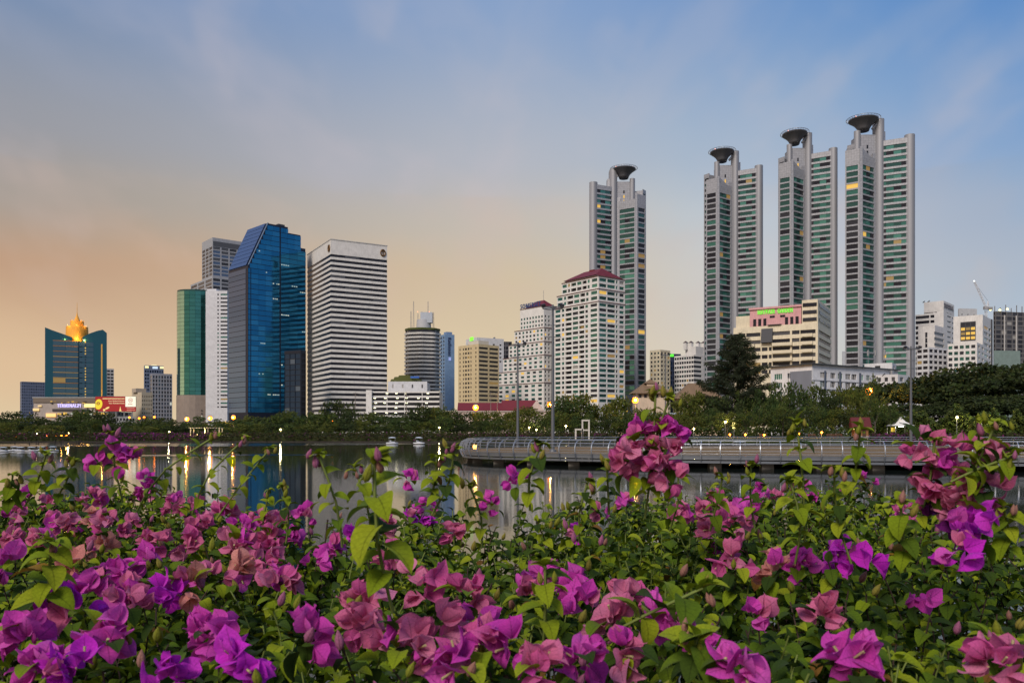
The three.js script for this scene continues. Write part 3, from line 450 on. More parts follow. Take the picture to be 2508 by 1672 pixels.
// --- low white and grey apartments
{
  srand(24);
  const gl = mixGlass({ teal3: 4, teal: 3, dark2: 4, curtain: 1, teal2: 1 }), w = wallM([0.76, 0.76, 0.78]), grey = wallM([0.2, 0.22, 0.27]), gd = mixGlass({ dark: 3, dark2: 3, smoke: 2 });
  const b = building('low_apartment_block', 'four storey white apartments with grey panels and dark flat eaves', { xl: 1888, xc: 1990, xr: 2200, d: 292, phi: 34, top: 892, fh: 3.05, cap: 2.6, t: 0.4, wall: w, L: { cols: [{ p: 1 }, { w: 2 }, { p: 1.4 }, { b: 2, glass: gd, name: 'balcony' }, { p: 4 }], wf: 0.62, glass: gl, mull: 0.9 }, R: { mull: 0.9, cols: [{ p: 2.4 }, { w: 2.2 }, { p: 1 }, { b: 1.5, glass: gd, name: 'balcony' }, { p: 0.8 }, { w: 1.5 }, { p: 0.9 }, { b: 1.7, glass: gd, name: 'balcony' }, { p: 0.35 }, { b: 1.6, glass: gd, name: 'balcony' }, { p: 0.9 }, { w: 1.4 }, { p: 0.9 }, { w: 1.3 }, { p: 0.8 }, { b: 1.7, glass: gd, name: 'balcony' }, { p: 0.35 }, { b: 1.7, glass: gd, name: 'balcony' }, { p: 0.9 }, { w: 1.4 }, { p: 0.6 }, { w: 1.4 }, { p: 1 }], wf: 0.62, glass: gl } });
  const t = b.top; ub('roof', b.g, M([0.05, 0.055, 0.06], 0.7), t.Lr / 2 - 0.3, t.y + 0.2, -t.Ll / 2 + 0.3, t.Lr + 1.4, 0.4, t.Ll + 1.4);
  ub('grey_panel', b.g, grey, -0.08, (t.y - 2) / 2, -t.Ll * 0.26, 0.16, t.y - 2.2, t.Ll * 0.5);
  for (const k of [0.135, 0.3, 0.53]) ub('grey_pilaster', b.g, M([0.08, 0.1, 0.14], 0.7), t.Lr * k, (t.y - 2) / 2, 0.16, 0.9, t.y - 2, 0.32);
  for (let i = 1; i < 5; i++) ub('string_course', b.g, M([0.1, 0.11, 0.13], 0.7), t.Lr / 2, t.y - 2.6 - i * 3.05, 0.06, t.Lr, 0.18, 0.12);
  // white houses joined on behind
  srand(25);
  const h = building('white_house', 'white flat-roofed house with water tank beside the low apartments', { xl: 2146, xc: 2200, xr: 2236, d: 300, phi: 44, top: 916, fh: 3.2, cap: 1, wall: wallM([0.7, 0.68, 0.68]), L: { cols: 3, cw: 0.5, wf: 0.5, glass: gd }, R: { cols: 2, cw: 0.5, wf: 0.5, glass: gd } });
  part('water_tank', new THREE.CylinderGeometry(0.8, 0.8, 1.6, 12).translate(2, h.H + 0.8, -3), metal, h.g);
  const dish = part('satellite_dish', new THREE.SphereGeometry(1.2, 14, 6, 0, Math.PI * 2, 0, 0.8), M([0.1, 0.1, 0.11], 0.5, 0.3), h.g); dish.position.set(0.5, h.H + 0.4, -6); dish.rotation.x = 2.2;
  const h2 = building('white_house', 'blank white rooftop block rising behind the low apartments', { xl: 2118, xc: 2186, xr: 2196, d: 325, phi: 66, top: 888, fh: 5, cap: 1, wall: wallM([0.66, 0.66, 0.68]), L: { cols: 1, cw: 0.2, wf: 0.2, glass: gd }, R: { cols: 1, cw: 0.3, wf: 0.3, glass: gd } });
  for (const x of [0.3, 0.62, 0.9]) { const m = part('antenna_mast', merge([bar(V(2, h2.H, -h2.Ll * x), V(2, h2.H + 6, -h2.Ll * x), 0.12, 5), bx(0.5, 2.2, 0.5, 2.5, h2.H + 4.4, -h2.Ll * x), bx(0.4, 2.2, 0.5, 1.4, h2.H + 4.4, -h2.Ll * x)]), metal, h2.g); }
}
// --- cream apartment tower with two tones, and the white block behind
{
  srand(26);
  const gl = mixGlass({ dark: 4, dark2: 4, smoke: 1, lit2: 0.25 }), b = building('cream_apartment_tower', 'cream apartment tower with dark balcony slots on one face', { xl: 1122, xc: 1172, xr: 1222, d: 520, phi: 44, top: 842, fh: 2.75, cap: 1.8, wall: cream, L: { cols: [{ p: 0.8 }, { w: 0.6 }, { p: 1.4 }, { w: 0.6 }, { p: 0.6 }, { w: 1.1 }, { p: 0.5 }, { w: 1 }, { p: 0.6 }, { w: 0.6 }, { p: 2.2 }, { w: 0.6 }, { p: 1 }], wf: 0.5, glass: gl }, R: { cols: [{ p: 0.3 }, { w: 5 }, { p: 0.7 }, { w: 5 }, { p: 0.4 }], wf: 0.48, glass: gl } });
  ub('roof_block', b.g, wallM([0.6, 0.56, 0.48]), b.Lr * 0.5, b.H + 1.5, -b.Ll * 0.5, b.Lr * 0.5, 3, b.Ll * 0.5);
  const b2 = building('white_slab', 'white slab with a green lit roof sign behind the cream tower', { xl: 1141, xc: 1168, xr: 1234, d: 590, phi: 30, top: 826, fh: 3.3, cap: 4, wall: white2, L: { cols: 2, cw: 0.4, wf: 0.4, glass: gl }, R: { cols: 4, cw: 0.3, wf: 0.4, glass: gl }, start: 50 });
  const s = ub('lit_sign', b2.g, glow([0.25, 1, 0.05], 1.2, [0.05, 0.3, 0.02]), -0.3, b2.H - 0.4, -b2.Ll * 0.45, 0.4, 2.6, 4.9);
  part('satellite_dish', new THREE.SphereGeometry(1.2, 12, 6, 0, 6.3, 0, 0.9).rotateX(2.4).translate(b2.Lr * 0.7, b2.H + 1.2, -3), metal, b2.g);
  building('unfinished_block', 'dark unfinished concrete frame tucked behind the terraced apartments', { xl: 1228, xc: 1232, xr: 1252, d: 620, phi: 12, top: 836, fh: 3.4, cap: 0.5, wall: M([0.12, 0.11, 0.12], 0.9), L: { cols: 1, cw: 0.7, wf: 0.7, glass: gl }, R: { cols: 3, cw: 0.8, wf: 0.75, glass: gl }, start: 40 });
}
// --- round banded tower with roof garden and masts
{
  srand(27);
  const d = 690, g = thing('round_tower', 'scalloped round tower with white bands, grassy rim and lattice masts', 'tower', [wx(1031, d), GY, -d - 12]);
  const rx = 44 * d / F, rz = 12, H = wy(806, d) - GY, n = 29, fh = 3.35, N = 28;
  const rad = a => 1 + 0.035 * Math.cos(a * 8);
  const ring = (k, h) => { const s = new THREE.Shape(); for (let i = 0; i < N * 2; i++) { const a = i / (N * 2) * Math.PI * 2, r = rad(a) * k; i ? s.lineTo(Math.cos(a) * rx * r, Math.sin(a) * rz * r) : s.moveTo(Math.cos(a) * rx * r, Math.sin(a) * rz * r); } return new THREE.ExtrudeGeometry(s, { depth: h, bevelEnabled: false }).rotateX(-Math.PI / 2); };
  const core = ring(0.94, H); part('glazed_core', core, GL.dark2, g);
  const slab = ring(1, 1.75); for (let i = 0; i < n; i++) { const s = part('balcony_band', slab, wallM([0.62, 0.6, 0.56]), g); s.position.y = H - 0.6 - (i + 1) * fh; }
  const grass = M([0.06, 0.075, 0.015], 1); const rim = ring(0.97, 1.6); part('roof_garden', rim, grass, g).position.y = H;
  const drum = part('roof_drum', new THREE.CylinderGeometry(6, 6.5, 9, 14).translate(1, H + 5, 0), wallM([0.5, 0.5, 0.52]), g); ub('plant_box', g, wallM([0.5, 0.54, 0.6]), 3.6, H + 11, 2, 10, 9, 6);
  for (const [x, z, h] of [[-7.4, 3, 24], [5, 3, 24], [-10, 0, 16], [9.4, 0, 15], [-4, 0, 14], [0, 4, 15]]) { const q = []; for (const [dx, dz] of [[-0.5, -0.5], [0.5, -0.5], [0.5, 0.5], [-0.5, 0.5]]) q.push(bar(V(x + dx, H + 1, z + dz), V(x + dx * 0.3, H + 1 + h, z + dz * 0.3), 0.1, 4)); for (let k = 0; k < h / 2; k++) q.push(bx(1.1 - k / h, 0.14, 0.14, x, H + 2 + k * 2, z + 0.4)); part('lattice_mast', merge(q), M([0.35, 0.35, 0.36], 0.6, 0.4), g); }
  for (const x of [-4, 6]) part('warning_light', new THREE.SphereGeometry(0.4, 8, 6).translate(x, H + 16, 3), glow([1, 0.25, 0.1], 2), g);
}
// --- blue slab with vertical lettering
{
  srand(28);
  const b = building('blue_slab_tower', 'plain pale blue hotel slab with vertical dark lettering', { xl: 1078, xc: 1090, xr: 1113, d: 760, phi: 30, top: 818, fh: 3.5, cap: 2, wall: wallM([0.2, 0.32, 0.5]), L: { cols: 2, cw: 0.5, wf: 0.6, glass: mixGlass({ dark: 1, dark2: 1 }) }, R: { cols: 1, cw: 0.05, wf: 0.1, glass: mixGlass({ dark: 1 }) } });
  ub('head_block', b.g, wallM([0.2, 0.3, 0.48]), b.Lr / 2, b.H + 1.2, -4, b.Lr * 0.6, 2.4, 6);
  const s = part('name_sign', textFit('Radisson', 17, 3.4, 0.2), M([0.02, 0.03, 0.09], 0.5), b.g); s.rotation.z = -Math.PI / 2; s.position.set(b.Lr * 0.3, b.H - 3, 0.1);
  ub('sign_block', b.g, glow([0.05, 0.25, 1], 0.5), b.Lr * 0.5, b.H - 23, 0.2, 2.4, 3, 0.3);
}
// --- car park and podium at the foot of the ribbon-window tower
{
  srand(29);
  const b = building('car_park', 'open white car park decks with bright ceiling lamps', { xl: 905, xc: 905, xr: 1076, d: 540, phi: 0, depth: 26, top: 958, fh: 3.1, cap: 1, wall: white, R: { cols: [{ b: 3 }, { p: 0.1 }, { b: 3 }, { p: 0.1 }, { b: 3 }, { p: 0.1 }, { b: 3 }], wf: 0.6, glass: mixGlass({ dark: 2, dark2: 2 }), name: 'deck_opening' }, start: 1 });
  const lm = glow([1, 0.95, 0.6], 5, [0.9, 0.85, 0.6]), n = Math.round((b.H - 2) / 3.1), fh = (b.H - 2) / n;
  for (let i = 3; i < n; i++) for (let k = 0; k < 6; k++) { if (R() < 0.25) continue; const l = ub('ceiling_lamp', b.g, lm, b.Lr * (0.08 + k * 0.15) + R(-1, 1), 1 + (i + 1) * fh - 0.35, -0.55, 1.5, 0.25, 0.3); }
  building('lift_pylon', 'blank white concrete pylon between ribbon tower and car park', { xl: 896, xc: 896, xr: 910, d: 538, phi: 0, depth: 8, top: 955, fh: 8, cap: 2, wall: white, R: { cols: 1, cw: 0.04, wf: 0.1, glass: mixGlass({ dark: 1 }) } });
  const p = building('podium_block', 'blank white podium block with a grassy stepped mound on its roof', { xl: 950, xc: 950, xr: 1046, d: 566, phi: 0, depth: 22, top: 934, fh: 8, cap: 2, wall: wallM([0.55, 0.56, 0.58]), R: { cols: 4, cw: 0.16, wf: 0.3, glass: mixGlass({ smoke: 1, curtain: 1 }) } });
  const gm = M([0.07, 0.08, 0.02], 1); for (const [r, h, y] of [[11, 2, 0], [8.6, 1.6, 2], [5.4, 1.2, 3.6]]) part('grass_tier', new THREE.CylinderGeometry(r * 0.94, r, h, 24).scale(1.05, 1, 0.8).translate(p.Lr * 0.42, p.H + h / 2 + y, -10), gm, p.g);
  ub('blue_panel', p.g, M([0.02, 0.1, 0.4], 0.5), p.Lr * 0.68, p.H + 3.1, -1.2, 6, 1.2, 0.3);
}
// --- small cluster behind the hip-roofed houses
{
  srand(30);
  const gl = mixGlass({ dark: 3, dark2: 3, teal3: 1, lit2: 0.2 });
  building('pale_apartment_tower', 'pale yellow apartment tower behind the hip-roofed villa', { xl: 1592, xc: 1618, xr: 1642, d: 560, phi: 42, top: 856, fh: 3.0, cap: 1.5, wall: creamL, L: { cols: 3, cw: 0.5, wf: 0.5, glass: gl }, R: { cols: 3, cw: 0.6, wf: 0.5, glass: gl } });
  const k = building('dark_slab', 'dark blue slab carrying a small green lit sign', { xl: 1632, xc: 1638, xr: 1668, d: 600, phi: 15, top: 866, fh: 3.6, cap: 6, wall: M([0.03, 0.04, 0.08], 0.5, 0.2), L: { cols: 1, cw: 0.6, wf: 0.6, glass: gl }, R: { cols: 3, cw: 0.8, wf: 0.7, glass: mixGlass({ navy: 1, dark: 1 }) } });
  ub('lit_sign', k.g, glow([0.1, 1, 0.05], 1.3, [0.05, 0.3, 0.02]), 1.6, k.H - 1.2, 0.3, 4.4, 1.8, 0.3);
  const b = building('white_balcony_tower', 'white gridded tower with four capped chimneys on its roof', { xl: 1652, xc: 1700, xr: 1740, d: 570, phi: 40, top: 868, fh: 3.2, cap: 1.2, wall: white, L: { cols: 8, cw: 0.8, wf: 0.55, glass: gl }, R: { cols: [{ w: 3 }, { p: 1 }, { w: 2 }, { p: 0.4 }], wf: 0.5, glass: gl } });
  ub('roof_house', b.g, white, b.Lr * 0.4, b.H + 3, -b.Ll * 0.3, 9, 6, 9);
  for (const [x, z] of [[0.1, 0.5], [0.25, 0.35], [0.5, 0.2], [0.7, 0.1]]) { const c = ub('chimney', b.g, white, b.Lr * x, b.H + 6.5, -b.Ll * z, 2.4, 5, 2.4); part('cap', new THREE.ConeGeometry(2, 1.4, 4).rotateY(0.78).translate(b.Lr * x, b.H + 9.7, -b.Ll * z), M([0.08, 0.05, 0.045], 0.8), b.g); }
}
// --- blocks at the far end by the crane
{
  srand(31);
  const gl = mixGlass({ dark: 4, dark2: 3, lit2: 0.1 }), gt = mixGlass({ teal3: 3, teal: 2, dark2: 3, lit2: 0.4 });
  const b = building('striped_white_block', 'white tower with black stripes and serif rooftop lettering', { xl: 2243, xc: 2312, xr: 2350, d: 540, phi: 48, top: 736, fh: 3.5, cap: 9, wall: white, levels: [{ xl: 2243, top: 765, cap: 1 }, { xl: 2264, top: 736, xr: 2338, cap: 7 }], L: { cols: [{ w: 5 }, { p: 0.4 }, { w: 1.4 }, { p: 3 }], wf: 0.55, glass: gl }, R: { cols: [{ p: 1 }, { w: 1 }, { p: 0.3 }, { w: 1 }, { p: 1 }], wf: 0.3, glass: gl } });
  const s = part('name_sign', textFit('IMPERIAL', b.top.Lr * 0.86, 2.6, 0.3, fontS), M([0.1, 0.1, 0.12], 0.6), b.g); s.position.set(1, b.H - 4.2, 0.05);
  for (const k of [0.2, 0.45]) part('satellite_dish', new THREE.SphereGeometry(1.3, 12, 6, 0, 6.3, 0, 0.9).rotateX(2.5).translate(3, b.H + 1.6, -b.top.Ll * k - 8), M([0.12, 0.12, 0.13], 0.5), b.g);
  building('white_block', 'white block with a dark vertical slot before the striped tower', { xl: 2250, xc: 2291, xr: 2320, d: 500, phi: 45, top: 796, fh: 3.4, cap: 4, wall: white, L: { cols: [{ p: 3 }, { w: 1 }, { p: 3 }], wf: 0.9, glass: gl }, R: { cols: [{ w: 3 }, { p: 1 }], wf: 0.5, glass: gl } });
  building('small_white_flats', 'small white flats with strip balconies above the rain trees', { xl: 2246, xc: 2276, xr: 2322, d: 440, phi: 30, top: 850, fh: 3, cap: 1, wall: white2, L: { cols: 2, cw: 0.8, wf: 0.55, glass: gl }, R: { cols: 4, cw: 0.75, wf: 0.55, glass: gl } });
  const c = building('framed_window_block', 'white block with a black framed bay of lit yellow windows', { xl: 2336, xc: 2408, xr: 2433, d: 470, phi: 55, top: 770, fh: 3.3, cap: 6, wall: white, L: { cols: 1, cw: 0.02, wf: 0.05, glass: gl }, R: { cols: [{ p: 0.6 }, { w: 2 }, { p: 0.5 }, { w: 1 }, { p: 1.2 }], wf: 0.5, glass: gt } });
  const fz = px => corner(px, 2408, 2433, 470, c.phi).Ll, f0 = fz(2354), f1 = fz(2391), fy0 = wy(833, 475) - GY, fy1 = wy(788, 475) - GY;
  ub('bay_frame', c.g, darkM, -0.3, (fy0 + fy1) / 2, -(f0 + f1) / 2, 0.6, fy1 - fy0, f0 - f1);
  for (let i = 0; i < 4; i++) for (let k = 0; k < 3; k++) ub('lit_window', c.g, i < 3 ? (R() < 0.75 ? GL.lit : GL.lit2) : GL.dark2, -0.66, mix(fy0, fy1, (i + 0.45) / 4), -mix(f0, f1, (k + 0.5) / 3), 0.1, 1.6, (f0 - f1) / 3 - 0.5);
  ub('dark_fin', c.g, darkM, c.Lr * 0.82, c.H / 2, 0.3, 1.6, c.H, 0.6);
  building('stepped_white_flats', 'white flats with green glass balconies in front of the framed bay', { xl: 2322, xc: 2394, xr: 2412, d: 425, phi: 60, fh: 3.1, cap: 1.2, wall: white, levels: [{ top: 838 }], L: { cols: 5, cw: 0.7, wf: 0.55, glass: gt }, R: { cols: 2, cw: 0.5, wf: 0.5, glass: gt } });
  const cs = building('unfinished_tower', 'dark concrete tower still under construction below the crane', { xl: 2434, xc: 2440, xr: 2560, d: 640, phi: 14, top: 762, fh: 3.6, cap: 0.4, wall: M([0.15, 0.145, 0.15], 0.9, 0, { map: stainTex }), L: { cols: 1, cw: 0.7, wf: 0.7, glass: mixGlass({ dark: 1 }) }, R: { cols: 9, cw: 0.86, wf: 0.74, glass: mixGlass({ dark: 3, dark2: 2, smoke: 1, curtain: 0.3 }) }, start: 30 });
  for (const k of [0.17, 0.41, 0.62]) ub('hoist_rail', cs.g, M([0.5, 0.48, 0.46], 0.8), cs.Lr * k, cs.H * 0.72, 0.3, 0.9, cs.H * 0.5, 0.5);
  for (let i = 0; i < 9; i++) part('starter_bars', bar(V(cs.Lr * i / 9 + 2, cs.H, -3), V(cs.Lr * i / 9 + 2, cs.H + R(2, 6), -3), 0.4, 4), M([0.12, 0.11, 0.11], 0.9), cs.g);
  for (const x of [-6, 3, 10, 30]) { part('site_lamp', new THREE.SphereGeometry(0.7, 8, 6).translate(x, cs.H + R(0.5, 2), 1), glow([1, 0.85, 0.2], 6), cs.g); }
  const lo = building('green_net_block', 'block wrapped in pale green netting below the unfinished tower', { xl: 2434, xc: 2436, xr: 2500, d: 600, phi: 8, top: 858, fh: 12, cap: 1, wall: wallM([0.2, 0.27, 0.25]), R: { cols: 1, cw: 0.02, wf: 0.05, glass: gl } });
  // luffing crane
  const cd = 630, cr = thing('tower_crane', 'white luffing tower crane with raised lattice jib', 'crane', [wx(2416, cd), GY, -cd]), wm = M([0.62, 0.62, 0.64], 0.6);
  const lat = (a, b, w) => { const q = [], dir = b.clone().sub(a), L = dir.length(), n = Math.round(L / 2.5); const sx = V(w, 0, 0), sz = V(0, 0, w); const at = (t, i) => a.clone().lerp(b, t).add([sx, sz, sx.clone().negate(), sz.clone().negate()][i]); for (let i = 0; i < 4; i++) q.push(bar(at(0, i), at(1, i), 0.16, 4)); for (let k = 0; k < n; k++) for (let i = 0; i < 4; i++) q.push(bar(at(k / n, i), at((k + 1) / n, (i + 1) % 4), 0.08, 3)); return merge(q); };
  const yb = wy(760, cd) - GY; part('mast', lat(V(0, 0, 0), V(0, yb, 0), 0.9), wm, cr);
  const ya = wy(752, cd) - GY, tip = V((2387 - 2416) / F * cd, wy(688, cd) - GY, 0), head = V((2421 - 2416) / F * cd, wy(737, cd) - GY, 0);
  part('jib', lat(V(0, ya, 0), tip, 0.75), wm, cr); part('a_frame', merge([bar(V(0.5, ya, 0.8), head, 0.3, 5), bar(V(2.6, ya, -0.5), head, 0.3, 5)]), wm, cr); part('cab', bx(2.4, 2.4, 2.2, -1, ya - 0.8, 1), M([0.3, 0.3, 0.32], 0.5), cr); part('counterweight', bx(3.4, 2, 2, 3, ya - 1, 0), M([0.25, 0.24, 0.23], 0.8), cr); part('stay_cable', bar(head, tip.clone().lerp(V(0, ya, 0), 0.1), 0.1, 4), metal, cr); part('jib_light', new THREE.SphereGeometry(0.5, 8, 6).translate(tip.x, tip.y, 0), glow([0.9, 1, 1], 3), cr);
  const far = building('distant_slab', 'pale distant slab seen between the disc-roofed towers', { xl: 2062, xc: 2064, xr: 2084, d: 900, phi: 8, top: 860, fh: 3.6, cap: 2, wall: wallM([0.5, 0.52, 0.55]), R: { cols: 1, cw: 0.2, wf: 0.3, glass: gl }, start: 20 });
  building('distant_slab', 'pale grey distant roof behind the white framed block', { xl: 2346, xc: 2350, xr: 2394, d: 900, phi: 8, top: 755, fh: 3.6, cap: 6, wall: wallM([0.5, 0.51, 0.53]), R: { cols: 3, cw: 0.2, wf: 0.3, glass: gl }, start: 80 });
}
// --- winged tower with golden crown, shopping centre and neighbours
{
  srand(41);
  const d = 720, g = thing('winged_tower', 'teal glass tower with swept wings round a golden lit crown', 'tower', [wx(187, d), GY, -d], 26 * Math.PI / 180);
  const k = d / F, X = px => (px - 187) * k * 1.12, Y = py => wy(py, d) - GY;
  const wing = (pts, th, z) => { const s = new THREE.Shape(); pts.forEach((p, i) => i ? s.lineTo(X(p[0]), Y(p[1])) : s.moveTo(X(p[0]), Y(p[1]))); return new THREE.ExtrudeGeometry(s, { depth: th, bevelEnabled: false }).translate(0, 0, z); };
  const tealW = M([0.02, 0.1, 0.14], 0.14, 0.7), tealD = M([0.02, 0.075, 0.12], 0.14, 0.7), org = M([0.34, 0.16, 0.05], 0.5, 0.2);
  part('wing', wing([[127, 1050], [127, 806], [140, 812], [158, 819], [178, 827], [178, 1050]], 3, 0.6), tealW, g);
  part('wing', wing([[198, 1050], [198, 826], [212, 816], [226, 809], [238, 805], [246, 813], [246, 1050]], 3, 0.6), tealW, g);
  part('body', wing([[131, 1050], [131, 832], [243, 832], [243, 1050]], 26, -26), tealD, g);
  const gA1 = M([0.05, 0.11, 0.16], 0.12, 0.65), gA2 = M([0.06, 0.125, 0.17], 0.12, 0.65), glassA = () => R() < 0.03 ? GL.lit2 : R() < 0.5 ? gA1 : gA2;
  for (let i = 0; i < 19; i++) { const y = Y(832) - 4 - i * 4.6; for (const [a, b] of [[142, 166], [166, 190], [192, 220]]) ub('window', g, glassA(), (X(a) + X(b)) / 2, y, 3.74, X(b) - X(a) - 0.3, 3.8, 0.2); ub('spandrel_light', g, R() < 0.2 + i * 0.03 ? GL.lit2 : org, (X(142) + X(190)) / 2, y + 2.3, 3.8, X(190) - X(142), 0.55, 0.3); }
  for (let i = 0; i < 34; i++) ub('lit_window', g, R() < 0.8 ? GL.lit : GL.dark, X(204), Y(838) - i * 2.55, 3.95, 0.9, 1.1, 0.2);
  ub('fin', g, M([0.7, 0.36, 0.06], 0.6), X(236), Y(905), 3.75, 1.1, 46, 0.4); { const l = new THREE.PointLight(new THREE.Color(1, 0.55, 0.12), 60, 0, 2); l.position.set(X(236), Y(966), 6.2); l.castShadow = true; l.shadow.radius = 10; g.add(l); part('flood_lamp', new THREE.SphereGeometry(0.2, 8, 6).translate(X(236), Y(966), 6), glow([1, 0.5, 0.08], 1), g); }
  // crown: floodlit gold tiers and spire
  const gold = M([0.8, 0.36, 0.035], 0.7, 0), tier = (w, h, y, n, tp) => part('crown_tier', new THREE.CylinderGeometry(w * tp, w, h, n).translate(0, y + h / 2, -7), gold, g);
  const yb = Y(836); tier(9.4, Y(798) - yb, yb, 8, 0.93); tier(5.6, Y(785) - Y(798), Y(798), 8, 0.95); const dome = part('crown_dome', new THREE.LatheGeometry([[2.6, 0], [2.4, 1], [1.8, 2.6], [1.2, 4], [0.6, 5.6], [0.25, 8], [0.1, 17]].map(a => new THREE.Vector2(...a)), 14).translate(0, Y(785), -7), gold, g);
  for (let i = 0; i < 8; i++) { const a = i / 8 * 6.283; ub('crown_point', g, gold, Math.cos(a) * 5, Y(784.5), -7 + Math.sin(a) * 5, 0.8, 1.6, 0.8); }
  const floods = [[-9, yb + 1, 3.4, 190], [6, yb + 1, 4.5, 190], [0, yb + 2, 5.4, 190], [-7.2, Y(798) + 0.6, -0.5, 40], [7.2, Y(798) + 0.6, -0.5, 40], [0, Y(798) + 0.6, 1.4, 40], [3.6, Y(785) + 0.5, -3.4, 14], [-3.6, Y(785) + 0.5, -3.4, 14]];
  for (const [x, y, z, I] of floods) { part('flood_lamp', new THREE.SphereGeometry(0.2, 8, 6).translate(x, y, z), glow([1, 0.5, 0.08], 1), g); const l = new THREE.PointLight(new THREE.Color(1, 0.55, 0.12), I * 0.9, 0, 2); l.position.set(x, y, z + 0.3); l.castShadow = true; l.shadow.radius = 40; g.add(l); }

  const d2 = 640, sc = thing('shopping_centre', 'shopping centre podium with lit sign, shopfronts and roof planting', 'building', [wx(80, d2), GY, -d2], 0), q = d2 / F, x2 = px => (px - 80) * q, y2 = py => wy(py, d2) - GY;
  const H2 = y2(974), W2 = x2(262); part('wall', merge([bx(W2, H2, 22, W2 / 2, H2 / 2, -11.5)]), wallM([0.42, 0.36, 0.33]), sc);
  ub('glass_band', sc, M([0.2, 0.17, 0.15], 0.15, 0.4), W2 / 2, y2(980), -0.2, W2, 3.4, 0.8); ub('roof_edge', sc, wallM([0.5, 0.48, 0.46]), W2 / 2, H2 + 0.2, -0.4, W2 + 1, 0.6, 2);
  ub('dark_band', sc, M([0.05, 0.045, 0.05], 0.4), x2(172), y2(1004), -0.3, x2(230) - x2(140), 1.9, 0.8);
  const tg = part('lit_sign', textFit('TERMINAL21', x2(197) - x2(140), 2.6, 0.4), glow([0.62, 0.55, 1], 0.9, [0.4, 0.35, 0.7]), sc); tg.position.set(x2(140), y2(997), 0.1);
  for (const [a, b, t, bt, c, I] of [[112, 136, 1012, 1021, [1, 0.45, 0.02], 0.95], [206, 232, 989, 997, [1, 0.75, 0.15], 1.1], [80, 95, 1000, 1006, [1, 0.6, 0.08], 0.6], [92, 101, 992, 996, [1, 0.6, 0.1], 0.5]]) ub('lit_screen', sc, glow(c, I), (x2(a) + x2(b)) / 2, (y2(t) + y2(bt)) / 2, 0.15, x2(b) - x2(a), y2(t) - y2(bt), 0.5);
  for (let i = 0; i < 26; i++) ub('shop_window', sc, pick([GL.lit, GL.lit, GL.cool, GL.lit2, GL.curtain, GL.dark2]), x2(142) + i * 1.55 + R(-0.2, 0.2), y2(1013) + R(-0.4, 0.4), 0.1, 1.3, R(1, 2.1), 0.4);
  for (let i = 0; i < 14; i++) ub('shop_window', sc, pick([GL.lit, GL.dark2, GL.lit2, GL.dark]), x2(R(118, 230)), y2(R(983, 987)), 0.25, R(1, 2.2), 0.6, 0.3);
  // red billboard
  const cv = document.createElement('canvas'); cv.width = 1024; cv.height = 384; const c = cv.getContext('2d');
  c.fillStyle = '#8d0d12'; c.fillRect(0, 0, 1024, 384); c.fillStyle = '#d9cfa0'; c.font = 'bold 44px sans-serif'; c.textAlign = 'right'; c.fillText('Your Global Partner', 740, 130); c.fillText('Your Reliable Bank', 740, 190);
  c.fillStyle = '#e9dca0'; c.fillRect(180, 45, 560, 16);
  c.fillStyle = '#d8c52a'; c.beginPath(); c.ellipse(80, 200, 95, 135, 0.15, 0, 7); c.fill(); c.fillStyle = '#7d1014'; c.beginPath(); c.arc(70, 180, 42, 0, 7); c.fill(); c.fillStyle = '#d8c52a'; c.font = 'bold 30px sans-serif'; c.textAlign = 'center'; c.fillText('ICBC', 60, 265); c.fillRect(52, 150, 14, 60); c.fillRect(76, 150, 14, 60);
  c.fillStyle = '#e0c87c'; c.beginPath(); c.moveTo(600, 384); c.lineTo(630, 250); c.lineTo(660, 384); c.fill(); c.beginPath(); c.ellipse(300, 300, 60, 24, -0.5, 0, 7); c.fill(); c.beginPath(); c.ellipse(220, 350, 30, 30, 0, 0, 7); c.fill();
  c.fillStyle = '#e8ead6'; c.fillRect(760, 0, 264, 265); c.strokeStyle = '#a0403a'; c.lineWidth = 10; c.beginPath(); c.arc(890, 95, 52, 0, 7); c.stroke(); c.fillStyle = '#a0403a'; c.fillRect(866, 70, 14, 50); c.fillRect(900, 70, 14, 50); c.fillRect(866, 90, 48, 10); c.font = 'bold 52px sans-serif'; c.fillText('ICBC', 890, 215);
  c.fillStyle = '#e3b9a0'; c.font = 'bold 26px sans-serif'; c.fillRect(790, 300, 200, 8); c.fillRect(790, 345, 220, 8);
  const bt = new THREE.CanvasTexture(cv); bt.colorSpace = THREE.SRGBColorSpace;
  const bbm = new THREE.MeshStandardMaterial({ map: bt, roughness: 0.6, emissive: new THREE.Color(1, 1, 1), emissiveMap: bt, emissiveIntensity: 0.4 });
  const d3 = 630, bb = thing('billboard', 'lit red billboard with yellow oval emblem and white logo panel', 'billboard', [wx(233, d3), GY, -d3]);
  const bw = 99 * d3 / F, by0 = wy(1007, d3) - GY, by1 = wy(971, d3) - GY; const pl = part('lit_screen', new THREE.PlaneGeometry(bw, by1 - by0).translate(bw / 2, (by0 + by1) / 2, 0.16), bbm, bb); ub('backing', bb, darkM, bw / 2, (by0 + by1) / 2, 0, bw + 0.4, by1 - by0 + 0.4, 0.26);
  for (let i = 0; i < 5; i++) ub('support_leg', bb, metal, bw * (i + 0.5) / 5, by0 / 2 - 0.1, -0.6, 0.6, by0, 0.6);
  const pv = building('parking_frame', 'open concrete frame under the red billboard', { xl: 245, xc: 247, xr: 333, d: 650, phi: 4, top: 1008, fh: 3, cap: 0.6, wall: wallM([0.42, 0.42, 0.38]), R: { cols: 9, cw: 0.8, wf: 0.66, glass: mixGlass({ dark2: 3, curtain: 1, cool: 0.4, lit2: 0.2 }) } });
  srand(42);
  const gl = mixGlass({ dark: 4, dark2: 3, lit2: 0.2, smoke: 1 });
